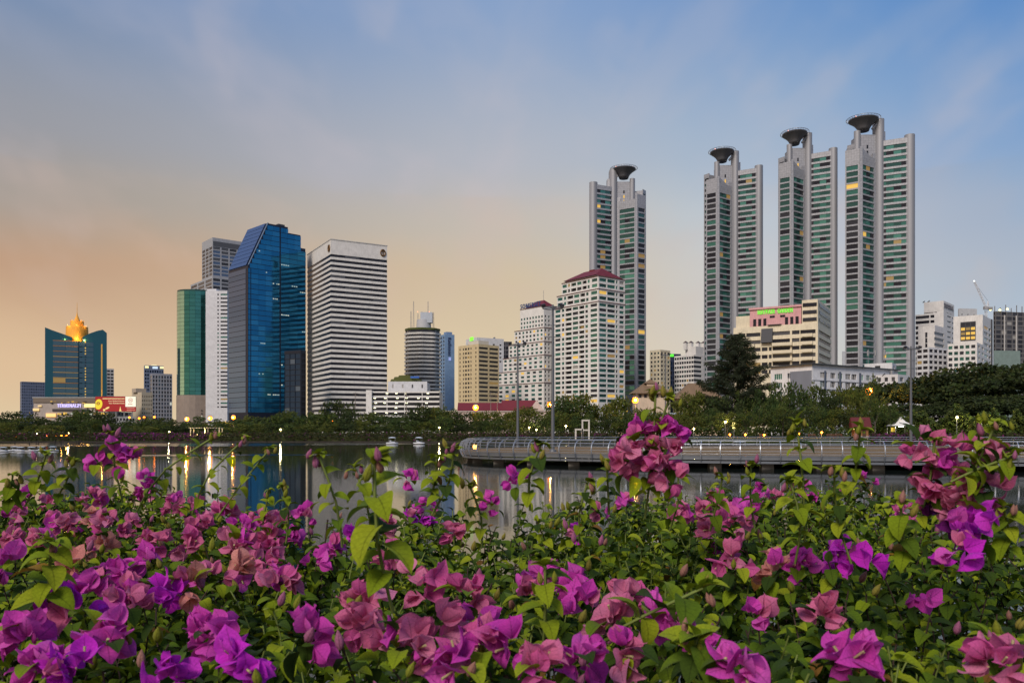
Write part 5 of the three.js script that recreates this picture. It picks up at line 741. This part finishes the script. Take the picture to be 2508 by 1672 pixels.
// red-roofed hut, white tent, pergola, benches, sign
{
  const d = 186, h = thing('park_hut', 'small timber hut with a red sheet gable roof', 'hut', [wx(2107, d), GY, -d], -0.15), wd = M([0.22, 0.1, 0.035], 0.8);
  part('wall', bx(3, 2.3, 2.4, 0, 1.15, 0), wd, h); part('base_wall', bx(3.1, 0.5, 2.5, 0, 0.25, 0), wallM([0.35, 0.28, 0.22]), h); const s = new THREE.Shape(); s.moveTo(-2, 0); s.lineTo(2, 0); s.lineTo(0, 2.4); const e = new THREE.ExtrudeGeometry(s, { depth: 4.2, bevelEnabled: false }); e.rotateY(Math.PI / 2); e.translate(-2.1, 2.3, 0); part('roof', e, M([0.11, 0.01, 0.014], 0.8, 0, { map: stainTex }), h); part('door', bx(0.8, 1.8, 0.1, 0.6, 1.2, 1.22), M([0.06, 0.03, 0.015], 0.8), h); part('lamp_globe', new THREE.SphereGeometry(0.2, 8, 6).translate(-1.6, 2.1, 1.4), warm, h);
  const d2 = 190, t = thing('white_tent', 'white peaked canopy tent on thin posts', 'tent', [wx(2206, d2), GY, -d2]), tm = M([0.72, 0.7, 0.66], 0.8);
  const pr = [[3.2, 0], [2.2, 0.45], [1.2, 0.95], [0.5, 1.6], [0.08, 2.3]].map(a => new THREE.Vector2(...a)); part('canopy', new THREE.LatheGeometry(pr, 4).rotateY(0.785).translate(0, 2.8, 0), tm, t); for (const [x, z] of [[-2.1, -2.1], [2.1, -2.1], [2.1, 2.1], [-2.1, 2.1]]) part('post', bar(V(x, 0, z), V(x, 2.9, z), 0.06, 6), metal, t); part('tube_lamp', bx(1.1, 0.14, 0.14, -0.9, 2.6, 2.2), glow([1, 1, 0.6], 9), t); { const l = new THREE.PointLight(new THREE.Color(1, 0.95, 0.6), 60, 0, 2); l.position.set(-0.9, 2.4, 2.4); l.castShadow = true; t.add(l); }
  const ns = thing('notice_board', 'small yellow notice board beside the white tent', 'sign', [wx(2188, 188), GY, -188]); part('post', bar(V(0, 0, 0), V(0, 1.6, 0), 0.05, 5), metal, ns); part('board', bx(0.9, 1, 0.08, 0, 1.9, 0), M([0.5, 0.36, 0.03], 0.6), ns);
  const pd = 240, pg = thing('garden_pergola', 'long flat pergola lit from below among the shore trees', 'pergola', [wx(505, pd), GY, -pd]), pm = M([0.5, 0.42, 0.3], 0.7); for (let i = 0; i < 11; i++) part('slat', bx(0.35, 0.16, 3.4, -4.4 + i * 0.88, 2.5, 0), pm, pg); for (const x of [-4.2, 0, 4.2]) for (const z of [-1.2, 1.2]) part('post', bx(0.22, 2.4, 0.22, x, 1.2, z), pm, pg); for (let i = 0; i < 5; i++) { part('lamp_globe', new THREE.SphereGeometry(0.16, 8, 6).translate(-4 + i * 2, 0.5, 1.7), warm, pg); } { const l = new THREE.PointLight(new THREE.Color(1, 0.75, 0.3), 120, 0, 2); l.position.set(0, 0.7, 2.2); l.castShadow = true; pg.add(l); }
  for (const [px, dd] of [[1990, 190], [2035, 188], [2055, 188], [1870, 192]]) { const b = thing('park_bench', 'low brown timber bench on the park lawn', 'bench', [wx(px, dd), GY, -dd], 0.1, 'timber benches on the lawn'), m = M([0.1, 0.05, 0.03], 0.8); for (let i = 0; i < 3; i++) part('seat_slat', bx(1.8, 0.06, 0.12, 0, 0.45, -0.16 + i * 0.16), m, b); for (let i = 0; i < 2; i++) part('back_slat', bx(1.8, 0.14, 0.05, 0, 0.66 + i * 0.2, -0.28), m, b); for (const x of [-0.75, 0.75]) part('leg', bx(0.1, 0.9, 0.4, x, 0.42, -0.1), m, b); }
  const ls = thing('light_box_sign', 'glowing yellow upright light box among the trees', 'sign', [wx(1798, 200), GY, -200]); part('lit_sign', bx(0.55, 1.5, 0.2, 0, 2.9, 0), glow([1, 0.85, 0.25], 3), ls); part('post', bx(0.12, 2.2, 0.12, 0, 1.1, 0), metal, ls);
  srand(71); for (const [px, py] of [[995, 1018], [870, 1000], [1202, 975], [1218, 968], [1560, 1000]]) { const dd = shoreD(px) + 70, H = wy(960, dd) - GY, p = thing('utility_pole', 'thin concrete utility pole with cross arms behind the trees', 'pole', [wx(px, dd), GY, -dd], R(0.6), 'utility poles along the road'); part('pole', bar(V(0, 0, 0), V(0, H, 0), 0.16, 6, 0.1), M([0.2, 0.18, 0.16], 0.9), p); for (const k of [0.4, 1.4]) part('cross_arm', bx(1.8, 0.12, 0.12, 0, H - k, 0.12), M([0.12, 0.1, 0.09], 0.9), p); }
}

// ---------------------------------------------------------------- bougainvillea hedge
const veinTex = noiseTex(128, (u, v) => { // u across the blade, v along it: midrib and side veins printed on the blade
  const x = Math.abs(u - 0.5) * 2, mid = Math.exp(-((x / 0.05) ** 2)), s = ((v * 7 - x * 1.6) % 1 + 1) % 1, vein = Math.exp(-(((s - 0.5) / 0.09) ** 2)) * (1 - x * 0.5) * (x > 0.03 ? 1 : 0);
  const b = 236 + noise3.noise(u * 9, v * 16, 3) * 22 + noise3.noise(u * 40, v * 60, 7) * 12; return clamp(b - mid * 60 - vein * 26, 0, 255); });
const blade = (s, o) => { // ovate pointed blade along +z, face up (+y), cupped across and curled along
  srand(s); const N = o.rows ?? 6, K = o.half ?? 1, p = [], uv = [], idx = [], tw = R(-0.4, 0.4), cu = o.curl * R(0.6, 1.4), wv = R(6.28), cols = 2 * K + 1;
  let zz = 0, yy = 0;
  for (let i = 0; i <= N; i++) { const t = i / N, w = o.wid * 0.5 * Math.pow(Math.sin(Math.PI * Math.pow(t, o.pw)), 0.75) * (t > 0.84 ? (1 - t) / 0.16 * 0.8 + 0.04 : 1) + 0.001;
    const th = cu * (t - 0.15); if (i) { zz += Math.cos(th) / N; yy -= Math.sin(th) / N; } const roll = tw * t;
    for (let c = -K; c <= K; c++) { const k = c / K, f = o.fold * w * 2 * Math.pow(Math.abs(k), K > 1 ? 1.6 : 1), rip = o.wave * Math.sin(wv + t * 8 + k * 2) * (0.2 + t) * Math.abs(k); const X = k * w, Y = f + rip; p.push(X * Math.cos(roll) - Y * Math.sin(roll), yy + X * Math.sin(roll) + Y * Math.cos(roll), zz); uv.push(0.5 + k * 0.48, t); } }
  for (let i = 0; i < N; i++) for (let k = 0; k < cols - 1; k++) { const a = i * cols + k, b = a + 1, c = a + cols, d = c + 1; idx.push(a, c, b, b, c, d); }
  const g = new THREE.BufferGeometry(); g.setAttribute('position', new THREE.Float32BufferAttribute(p, 3)); g.setAttribute('uv', new THREE.Float32BufferAttribute(uv, 2)); g.setIndex(idx); g.computeVertexNormals(); return g;
};
const leafG = [1, 2, 3, 4, 5].map(i => blade(300 + i, { wid: 0.66, fold: 0.2, curl: 1.1, wave: 0.02, pw: 0.72 }));
const bractG = [1, 2, 3, 4, 5, 6, 7, 8].map(i => blade(320 + i, { wid: 0.86, fold: i % 3 ? 0.24 : -0.12, curl: [1.0, -0.9, 0.5, -1.4, 1.5, -0.5, 0.2, -1.8][i - 1], wave: 0.05, pw: 0.72, rows: 7, half: 2 }));
const budG = new THREE.LatheGeometry([[0.02, 0], [0.16, 0.12], [0.24, 0.34], [0.2, 0.62], [0.09, 0.85], [0.01, 1]].map(a => new THREE.Vector2(...a)), 7).rotateX(Math.PI / 2);
const plantMat = (c, tr = 0.3, vc = false) => { const m = new THREE.MeshPhysicalMaterial({ map: veinTex, roughness: 0.9, transmission: tr, thickness: 0, side: THREE.DoubleSide, vertexColors: vc, specularIntensity: 0.18 }); if (c) m.color.setRGB(...c); return m; };
const leafC = { young: [[0.25, 0.32, 0.012], [0.2, 0.28, 0.01], [0.3, 0.36, 0.016]], mid: [[0.1, 0.17, 0.01], [0.13, 0.2, 0.01], [0.085, 0.145, 0.01]], dark: [[0.04, 0.078, 0.01], [0.05, 0.09, 0.01], [0.032, 0.064, 0.009]], dry: [[0.26, 0.15, 0.015], [0.2, 0.1, 0.02]] };
const bractC = { v: [[0.74, 0.035, 0.72], [0.66, 0.03, 0.66], [0.78, 0.06, 0.74]], m: [[0.76, 0.08, 0.56], [0.68, 0.06, 0.5], [0.8, 0.12, 0.6]], p: [[0.78, 0.2, 0.4], [0.72, 0.17, 0.35], [0.8, 0.26, 0.46], [0.74, 0.13, 0.4]], t: [[0.78, 0.34, 0.3], [0.72, 0.28, 0.25]], d: [[0.2, 0.015, 0.22], [0.24, 0.02, 0.24]] };
const cache = new Map(), solid = c => { const k = c.join(); if (!cache.has(k)) cache.set(k, plantMat(c, c[0] > 0.5 ? 0.42 : 0.3)); return cache.get(k); };
const merged = plantMat(null, 0.3, true), mergedB = plantMat(null, 0.42, true);
const stemG = M([0.13, 0.17, 0.03], 0.8), stemB = M([0.045, 0.025, 0.018], 0.9), stamen = M([0.35, 0.3, 0.14], 0.8);

const recs = { leaf: [], flower: [], stem: [], bud: [] };   // everything in world space first
const UPV = V(0, 1, 0), ZV = V(0, 0, 1);
function orient(o, dir, up, s) { // matrix: blade along dir, face towards up
  const z = dir.clone().normalize(), x = up.clone().cross(z); if (x.lengthSq() < 1e-5) x.set(1, 0, 0); x.normalize(); const y = z.clone().cross(x);
  return new THREE.Matrix4().makeBasis(x.multiplyScalar(s), y.multiplyScalar(s), z.multiplyScalar(s)).setPosition(o);
}
const addLeaf = (o, dir, up, s, c) => recs.leaf.push({ o, g: Math.floor(R(leafG.length)), m: orient(o, dir, up, s), c, s });
function sprig(base, dir, len, o = {}) { // twig with spiralling leaves, small and bright at the tip
  const n = o.n ?? Math.round(len / 0.013), tip = base.clone().addScaledVector(dir, len), a0 = R(6.28), young = o.young ?? 0.5;
  const mid = base.clone().lerp(tip, 0.5).add(V(R(-0.1, 0.1) * len, 0, R(-0.1, 0.1) * len)); const cv = new THREE.QuadraticBezierCurve3(base, mid, tip);
  recs.stem.push({ pts: [base, mid, tip], r: o.r ?? 0.0016, c: o.sc ?? (young > 0.4 ? stemG : stemB) });
  const sx = dir.clone().cross(V(0.3, 0.2, 1)).normalize(), sy = dir.clone().cross(sx).normalize();
  for (let i = 0; i < n; i++) { const t = (o.t0 ?? 0.12) + (1 - (o.t0 ?? 0.12)) * (i + R(0.6)) / n, a = a0 + i * 2.4 + R(-0.3, 0.3), p = cv.getPoint(Math.min(t, 1)); const rad = sx.clone().multiplyScalar(Math.cos(a)).addScaledVector(sy, Math.sin(a));
    const open = t > 0.9 ? 0.5 : 1.1, d = rad.multiplyScalar(open).addScaledVector(dir, t > 0.9 ? 0.9 : 0.35); d.y += R(-0.45, 0.1); const s = (o.size ?? 0.045) * (t > 0.88 ? R(0.4, 0.6) : R(0.7, 1.1));
    const set = R() < 0.012 ? 'dry' : R() < young * 0.8 ? 'young' : R() < 0.5 ? 'mid' : 'dark'; addLeaf(p, d, UPV.clone().addScaledVector(dir, 0.5).add(V(R(-0.4, 0.4), 0, R(-0.2, 0.5))), s, pick(leafC[set])); }
  return tip;
}
function flower(o, axis, s, kind) { // three bracts in a cup round a small tube
  axis = axis.clone().normalize(); const sx = axis.clone().cross(V(0.2, 0.9, 0.4)).normalize(), sy = axis.clone().cross(sx), a0 = R(6.28), b = [], open = R(0.3, 0.95), col = pick(bractC[kind]);
  for (let i = 0; i < 3; i++) { const a = a0 + i * 2.094 + R(-0.25, 0.25), rad = sx.clone().multiplyScalar(Math.cos(a)).addScaledVector(sy, Math.sin(a)), d = axis.clone().addScaledVector(rad, open); b.push({ g: Math.floor(R(bractG.length)), m: orient(o, d, axis.clone().multiplyScalar(1).addScaledVector(rad, -open), s * R(0.85, 1.1)), c: col }); }
  recs.flower.push({ o: o.clone(), axis, s, b });
}
function cluster(c, r, n, kind, s = 0.042, grav = 0.1) {
  for (let i = 0; i < n; i++) { const d = rdir(); if (d.y < -0.55) d.y *= -1; const o = c.clone().addScaledVector(d, r * R(0.3, 1)); const k = R() < 0.78 ? kind : pick(['m', 'p', kind]); flower(o, d.clone().add(V(0, 0.1 - grav, 0.12)).add(rdir().multiplyScalar(0.6)), s * R(0.85, 1.15), k); }
  for (let i = 0; i < Math.ceil(n / 3); i++) { const d = rdir(); addLeaf(c.clone().addScaledVector(d, r * 0.8), d, UPV, R(0.03, 0.05), pick(leafC[pick(['young', 'mid', 'dark'])])); }
}
const bud = (o, d, s) => recs.bud.push({ m: orient(o, d, V(0.1, 0.2, 1), s), c: pick([[0.4, 0.2, 0.16], [0.3, 0.26, 0.05], [0.42, 0.14, 0.26], [0.26, 0.28, 0.03]]), o });

srand(900);
// the mass: how far the bushes reach back, and how high their tops stand, across the view
const reach = [[-300, 3.5], [0, 3.5], [300, 3.4], [600, 3.0], [750, 2.55], [900, 2.6], [1050, 2.9], [1120, 2.8], [1180, 2.5], [1270, 2.6], [1360, 2.9], [1450, 3.1], [1700, 3.3], [2000, 3.4], [2300, 3.0], [2420, 2.5], [2600, 2.7], [2900, 2.9]];
const drop = (x, d) => 0.345 - 0.047 * (d - 1) + 0.05 * noise3.noise(x * 1.7, d * 1.7, 3.3) + 0.03 * noise3.noise(x * 5, d * 5, 8.1);
{
  const fill = (spacing, lower, o) => { for (let d = 0.78; d < 3.7; d += spacing) { const half = d * 0.66 + 0.14; for (let x = -half; x < half; x += spacing) { const X = x + R(-0.5, 0.5) * spacing, D = d + R(-0.5, 0.5) * spacing, px = CX + X / D * F; if (D > line(reach, px) * (1 + 0.1 * noise3.noise(px * 0.02, 2, 2))) continue;
    const y = EYE - drop(X, D) - lower - R(0.06), dir = V(R(-0.5, 0.5), 1, R(-0.35, 0.55)).normalize(); sprig(V(X, y - 0.07, -D), dir, R(0.06, 0.13) * (o.lk ?? 1), { ...o, young: o.young * (0.6 + 0.8 * (noise3.noise(X * 2.2, D * 2.2, 6) + 0.5)) }); } } };
  fill(0.07, 0, { size: 0.045, young: 0.4 });
  fill(0.078, 0.09, { size: 0.052, young: 0.4 });
  fill(0.095, 0.19, { size: 0.056, young: 0.4, lk: 1.3 });
  // woody branches inside
  for (let i = 0; i < 220; i++) { const d = R(0.9, 3.2), x = R(-1, 1) * d * 0.66, a = V(x, EYE - 1.5, -d + R(-0.2, 0.2)), b = V(x + R(-0.3, 0.3), EYE - drop(x, d) - R(0.08, 0.3), -d + R(-0.2, 0.2)); recs.stem.push({ pts: [a, a.clone().lerp(b, 0.55).add(V(R(-0.15, 0.15), 0.05, R(-0.1, 0.1))), b], r: R(0.003, 0.006), c: stemB }); }
}
// flower clusters where they stand in the hedge: [x, y, radius, colour, count] in picture units of 2352 across
const Q = 2508 / 2352;
const clusters = [[60, 1152, 26, 'm', 6], [112, 1166, 24, 'p', 6], [40, 1190, 24, 'p', 5], [150, 1212, 34, 'p', 9], [205, 1205, 30, 't', 7], [96, 1245, 26, 'p', 6], [212, 1150, 28, 'p', 7], [250, 1215, 40, 'p', 11], [320, 1148, 28, 'p', 7], [340, 1108, 22, 'm', 5], [330, 1132, 24, 'm', 5], [396, 1168, 28, 'p', 7], [448, 1180, 30, 'p', 8], [462, 1215, 30, 'p', 7], [520, 1194, 36, 'p', 10], [560, 1216, 26, 'm', 6], [602, 1202, 28, 'p', 7], [650, 1206, 24, 'p', 6], [672, 1240, 24, 'm', 5], [620, 1252, 30, 'p', 7], [705, 1192, 22, 'm', 5], [20, 1250, 26, 'p', 6], [15, 1310, 26, 'm', 5],
  [172, 1300, 28, 't', 6], [240, 1258, 28, 't', 6], [352, 1256, 26, 'p', 6], [272, 1330, 34, 'm', 7], [335, 1296, 26, 'm', 5], [145, 1420, 56, 'v', 9], [70, 1482, 58, 'm', 9], [205, 1380, 44, 'm', 8], [282, 1384, 40, 'p', 7], [242, 1478, 44, 'm', 8], [375, 1372, 32, 'v', 5], [482, 1332, 34, 'p', 7], [556, 1322, 34, 't', 7], [640, 1350, 36, 'p', 8], [436, 1352, 26, 't', 5], [492, 1470, 44, 'm', 8], [700, 1472, 40, 'm', 7], [560, 1540, 48, 'v', 6], [384, 1558, 36, 'v', 5], [180, 1545, 46, 'v', 7], [90, 1545, 40, 'm', 6], [600, 1292, 28, 'p', 6], [542, 1262, 28, 'p', 7], [430, 1262, 28, 'p', 6], [300, 1210, 26, 'p', 6],
  [760, 1268, 40, 'm', 6], [812, 1242, 24, 'v', 4], [720, 1296, 26, 'm', 4], [905, 1282, 26, 'p', 4], [968, 1350, 46, 'p', 6], [838, 1392, 40, 'p', 5], [852, 1446, 44, 'p', 6], [932, 1486, 58, 'p', 8], [992, 1456, 44, 'p', 6], [1080, 1372, 44, 'p', 6], [1092, 1440, 28, 'm', 4], [1112, 1492, 32, 'p', 5], [1060, 1525, 36, 'm', 5], [958, 1192, 30, 'v', 6], [940, 1102, 24, 'm', 4], [984, 1164, 22, 'm', 4], [1130, 1162, 22, 'm', 4], [1190, 1104, 20, 'm', 4], [1332, 1230, 18, 'v', 3], [1240, 1324, 40, 'm', 6], [1222, 1372, 34, 'p', 5], [1330, 1344, 26, 'm', 4], [1322, 1396, 38, 'm', 6], [1402, 1446, 46, 'p', 6], [1452, 1384, 44, 'p', 6], [1500, 1424, 36, 'm', 5], [1545, 1452, 38, 'm', 5], [1424, 1494, 36, 'p', 5], [1332, 1524, 34, 'm', 5], [1180, 1484, 30, 'm', 4], [1240, 1548, 30, 'p', 4], [1040, 1230, 22, 'p', 4], [880, 1210, 22, 'p', 4],
  [1650, 1172, 40, 'p', 10], [1722, 1182, 28, 'm', 6], [1700, 1206, 28, 'p', 6], [1750, 1132, 26, 'm', 5], [1640, 1214, 26, 'p', 6], [1620, 1268, 26, 'm', 5], [1692, 1292, 34, 'p', 7], [1780, 1312, 36, 't', 6], [1832, 1302, 26, 'm', 4], [1892, 1422, 30, 'p', 5], [1930, 1284, 36, 'v', 5], [1984, 1302, 34, 'v', 5], [2110, 1374, 26, 'm', 3], [1732, 1412, 22, 'p', 3], [1960, 1542, 44, 'm', 7], [2300, 1534, 40, 'p', 6], [1602, 1484, 34, 'm', 5], [1990, 1104, 18, 'm', 3], [1940, 1136, 20, 'p', 4], [1860, 1130, 20, 'm', 4], [1790, 1150, 20, 'p', 4], [1700, 1545, 30, 'm', 4], [2080, 1180, 20, 'p', 4], [1560, 1180, 22, 'p', 4], [1430, 1160, 18, 'm', 3], [1380, 1180, 16, 'p', 3]];
for (const [x, y, r, k, n] of clusters) {
  const px = x * Q, py = y * Q; let d = clamp(0.29 / ((py - CY) / F), 0.86, line(reach, px) * 0.98); for (let i = 0; i < 4; i++) d = clamp((drop(wx(px, d), d) - 0.035) / ((py - CY) / F), 0.86, line(reach, px) * 0.98);
  cluster(P(px, py, d), r * Q * d / F, Math.round(n * (d > 1.9 ? 1.4 : 1.15)), k, d > 1.9 ? 0.034 : 0.037);
}
// sprays held above the hedge: [x, y, distance, radius m, count, colour], then the stem each hangs on
for (const [x, y, d, r, n, k] of [[265, 1040, 1.9, 0.022, 4, 'm'], [222, 1062, 1.9, 0.02, 3, 'm'], [292, 1062, 1.9, 0.026, 4, 'm'],
  [1478, 1035, 1.62, 0.045, 9, 'p'], [1536, 1000, 1.62, 0.026, 5, 'm'], [1462, 1000, 1.62, 0.026, 4, 'm'], [1448, 1062, 1.6, 0.036, 8, 'p'], [1512, 1078, 1.6, 0.036, 7, 'p'], [1546, 1052, 1.62, 0.03, 6, 'p'], [1540, 1108, 1.58, 0.026, 5, 'p'],
  [2118, 1042, 1.5, 0.034, 6, 'p'], [2198, 1062, 1.5, 0.04, 9, 'p'], [2248, 1128, 1.45, 0.042, 10, 'p'], [2168, 1112, 1.48, 0.034, 7, 'p'], [2212, 1172, 1.45, 0.05, 10, 'p'], [2150, 1205, 1.5, 0.04, 7, 'd'], [2205, 1228, 1.25, 0.036, 5, 'v'], [2272, 1222, 1.22, 0.034, 4, 'v'], [2200, 1272, 1.2, 0.03, 4, 'v'], [2290, 1042, 1.4, 0.014, 2, 'p']]) cluster(P(x * Q, y * Q, d), r * 0.95, Math.round(n * 1.2), k, 0.033, 0.25);
// long shoots: [x0, y0, x1, y1, distance, leaf count, leaf size], picture units of the full photograph
for (const [x0, y0, x1, y1, d, n, s] of [[60, 1240, 112, 1112, 1.9, 12, 0.042], [130, 1230, 176, 1132, 1.9, 10, 0.04], [300, 1230, 270, 1060, 1.9, 13, 0.04], [335, 1250, 532, 1064, 2.0, 13, 0.036], [470, 1260, 602, 1072, 2.0, 12, 0.036], [530, 1270, 660, 1100, 2.0, 13, 0.036], [838, 1340, 778, 1112, 1.5, 10, 0.042], [962, 1500, 916, 1128, 1.05, 13, 0.062], [910, 1310, 868, 1146, 1.6, 9, 0.045], [1058, 1260, 1112, 1102, 1.7, 14, 0.044], [1046, 1240, 1070, 1120, 1.75, 11, 0.04], [1298, 1250, 1324, 1090, 1.6, 12, 0.048], [1492, 1260, 1486, 1136, 1.7, 10, 0.04], [1580, 1270, 1606, 962, 1.62, 20, 0.042], [1585, 1200, 1640, 975, 1.6, 8, 0.04], [1972, 1330, 1952, 1036, 1.6, 18, 0.048], [2078, 1230, 2108, 1052, 1.6, 13, 0.046], [1948, 1380, 1934, 1172, 1.55, 13, 0.046], [2086, 1380, 2044, 1150, 1.55, 14, 0.046], [2330, 1250, 2440, 1036, 1.4, 15, 0.044], [2360, 1220, 2400, 1030, 1.42, 12, 0.04], [2330, 1180, 2490, 1115, 1.35, 11, 0.042], [2218, 1400, 2206, 1232, 1.35, 12, 0.046], [2230, 1340, 2290, 1080, 1.48, 14, 0.04], [2466, 1380, 2458, 1240, 1.4, 12, 0.046], [1740, 1300, 1770, 1170, 1.8, 10, 0.04], [1420, 1330, 1440, 1180, 1.8, 12, 0.04], [1180, 1340, 1150, 1190, 1.8, 11, 0.04], [700, 1330, 690, 1190, 2.0, 11, 0.036], [640, 1330, 660, 1200, 2.2, 10, 0.034], [20, 1250, 30, 1165, 1.9, 12, 0.042], [1640, 1300, 1660, 1150, 1.9, 10, 0.038], [1850, 1300, 1840, 1140, 1.9, 12, 0.04], [116, 1500, 124, 1330, 1.2, 11, 0.056], [1480, 1560, 1722, 1440, 1.15, 11, 0.06], [1330, 1600, 1335, 1385, 1.2, 10, 0.05], [2400, 1640, 2420, 1560, 1.05, 10, 0.05], [1700, 1640, 1706, 1560, 1.0, 9, 0.056]]) {
  const a = P(x0, y0, d + 0.05), b = P(x1, y1, d), dir = b.clone().sub(a), len = dir.length(); const tip = sprig(a, dir.normalize(), len, { n, size: s, young: 0.9, r: 0.0024, t0: 0.2, sc: stemG });
  for (let i = 0; i < 3; i++) bud(tip.clone().add(V(R(-0.02, 0.02), R(-0.03, 0.005), R(-0.01, 0.02))), V(R(-0.4, 0.4), 1, R(-0.3, 0.3)), R(0.016, 0.026));
  for (let i = 0; i < 6; i++) addLeaf(tip, V(R(-1, 1), R(0.1, 0.8), R(-0.8, 1)), UPV, s * R(0.4, 0.7), pick(leafC.young));
}
for (let i = 0; i < 150; i++) { const d = R(0.95, 2.8), px = R(0, 2508), X = wx(px, d); if (d > line(reach, px)) continue; bud(V(X, EYE - drop(X, d) + R(-0.01, 0.04), -d), V(R(-0.5, 0.5), 1, R(-0.2, 0.6)), R(0.02, 0.034)); }

// hand everything to the bush it grows on
const bushes = [['bougainvillea bush hung with dusty pink bracts and trailing bare shoots', -1.75, 2.7], ['bougainvillea bush of mixed pink bracts thinning to open water', -0.5, 2.6], ['leafy bougainvillea bush carrying one tall pink flower spray', 0.55, 2.6], ['bougainvillea bush with a heavy drooping pink flower head', 1.75, 2.6], ['low bougainvillea bush crowded with vivid magenta bracts', -0.45, 1.15], ['low leafy bougainvillea bush with few scattered magenta bracts', 0.45, 1.15]].map(([l, x, d]) => { const g = thing('bougainvillea_bush', l, 'bush', [x, GY, -d], 0, 'bougainvillea hedge along the bank'); return { g, x, d, leaf: [], flower: [], bud: [], stem: [] }; });
const own = o => { const d = -o.z; if (d < 1.62) return bushes[o.x < 0.02 ? 4 : 5]; let best = bushes[0], q = 1e9; for (const b of bushes.slice(0, 4)) { const e = Math.abs(o.x - b.x); if (e < q) { q = e; best = b; } } return best; };
for (const k of ['leaf', 'flower', 'bud']) for (const r of recs[k]) own(r.o)[k].push(r);
for (const r of recs.stem) own(r.pts[r.pts.length - 1])[ 'stem'].push(r);
function inst(geos, list, off) { // join transformed copies, one vertex colour for each copy
  let nv = 0, ni = 0; for (const r of list) { nv += geos[r.g].attributes.position.count; ni += geos[r.g].index.count; }
  const p = new Float32Array(nv * 3), n = new Float32Array(nv * 3), c = new Float32Array(nv * 3), uv = new Float32Array(nv * 2), ix = new Uint32Array(ni); let v = 0, q = 0; const a = V(0, 0, 0), nm = new THREE.Matrix3();
  for (const r of list) { const g = geos[r.g], P0 = g.attributes.position, N0 = g.attributes.normal, U0 = g.attributes.uv; nm.getNormalMatrix(r.m); for (let i = 0; i < g.index.count; i++) ix[q++] = g.index.getX(i) + v; for (let i = 0; i < P0.count; i++, v++) { a.fromBufferAttribute(P0, i).applyMatrix4(r.m).sub(off); p.set([a.x, a.y, a.z], v * 3); a.fromBufferAttribute(N0, i).applyMatrix3(nm).normalize(); n.set([a.x, a.y, a.z], v * 3); c.set(r.c, v * 3); uv.set([U0.getX(i), U0.getY(i)], v * 2); } }
  const g = new THREE.BufferGeometry(); g.setAttribute('position', new THREE.BufferAttribute(p, 3)); g.setAttribute('normal', new THREE.BufferAttribute(n, 3)); g.setAttribute('color', new THREE.BufferAttribute(c, 3)); g.setAttribute('uv', new THREE.BufferAttribute(uv, 2)); g.setIndex(new THREE.BufferAttribute(ix, 1)); return g;
}
const place = (mesh, m, off) => { m.decompose(mesh.position, mesh.quaternion, mesh.scale); mesh.position.sub(off); };
const seen = o => { const d = -o.z, px = CX + o.x / d * F, py = CY - (o.y - EYE) / d * F; return px > -40 && px < 2548 && py < 1700; };
const show = (o, s) => seen(o) ? s / -o.z * (o.y > EYE - drop(o.x, -o.z) - 0.075 ? 1 : 0.3) : 0;
bushes.forEach((b, bi) => {
  const off = V(b.x, GY, -b.d), capL = 240, capF = bi < 4 ? 56 : 64;
  b.leaf.sort((p, q) => show(q.o, q.s) - show(p.o, p.s)); const big = b.leaf.slice(0, capL), rest = b.leaf.slice(capL);
  for (const r of big) { const m = part('leaf', leafG[r.g], solid(r.c), b.g); place(m, r.m, off); }
  const fo = part('foliage', inst(leafG, rest, off), merged, b.g); fo.userData.kind = 'stuff';
  b.flower.sort((p, q) => show(q.o, q.s) - show(p.o, p.s));
  const tubeF = new THREE.CylinderGeometry(0.05, 0.035, 0.55, 5).translate(0, 0.27, 0);
  for (const f of b.flower.slice(0, capF)) { const g = new THREE.Group(); g.name = 'flower'; g.position.copy(f.o).sub(off); b.g.add(g); for (const k of f.b) { const m = part('bract', bractG[k.g], solid(k.c), g); place(m, k.m, f.o); } const st = part('stamen', tubeF, stamen, g); st.quaternion.setFromUnitVectors(UPV, f.axis); st.scale.setScalar(f.s); }
  const fr = b.flower.slice(capF).flatMap(f => f.b); if (fr.length) { const bl = part('blossom', inst(bractG, fr, off), mergedB, b.g); bl.userData.kind = 'stuff'; }
  for (const r of b.bud) { const m = part('bud', budG, solid(r.c), b.g); place(m, r.m, off); }
  for (const [mat, nm] of [[stemG, 'twigs'], [stemB, 'branches']]) { const gs = b.stem.filter(s => s.c === mat).map(s => tube(s.pts.map(p => p.clone().sub(off)), s.r, 4, 4)); if (gs.length) { const m = part(nm, merge(gs), mat, b.g); m.userData.kind = 'stuff'; } }
});

scene.traverse(o => { if (o.isMesh) { o.castShadow = o.receiveShadow = true; } });
renderer.render(scene, camera);
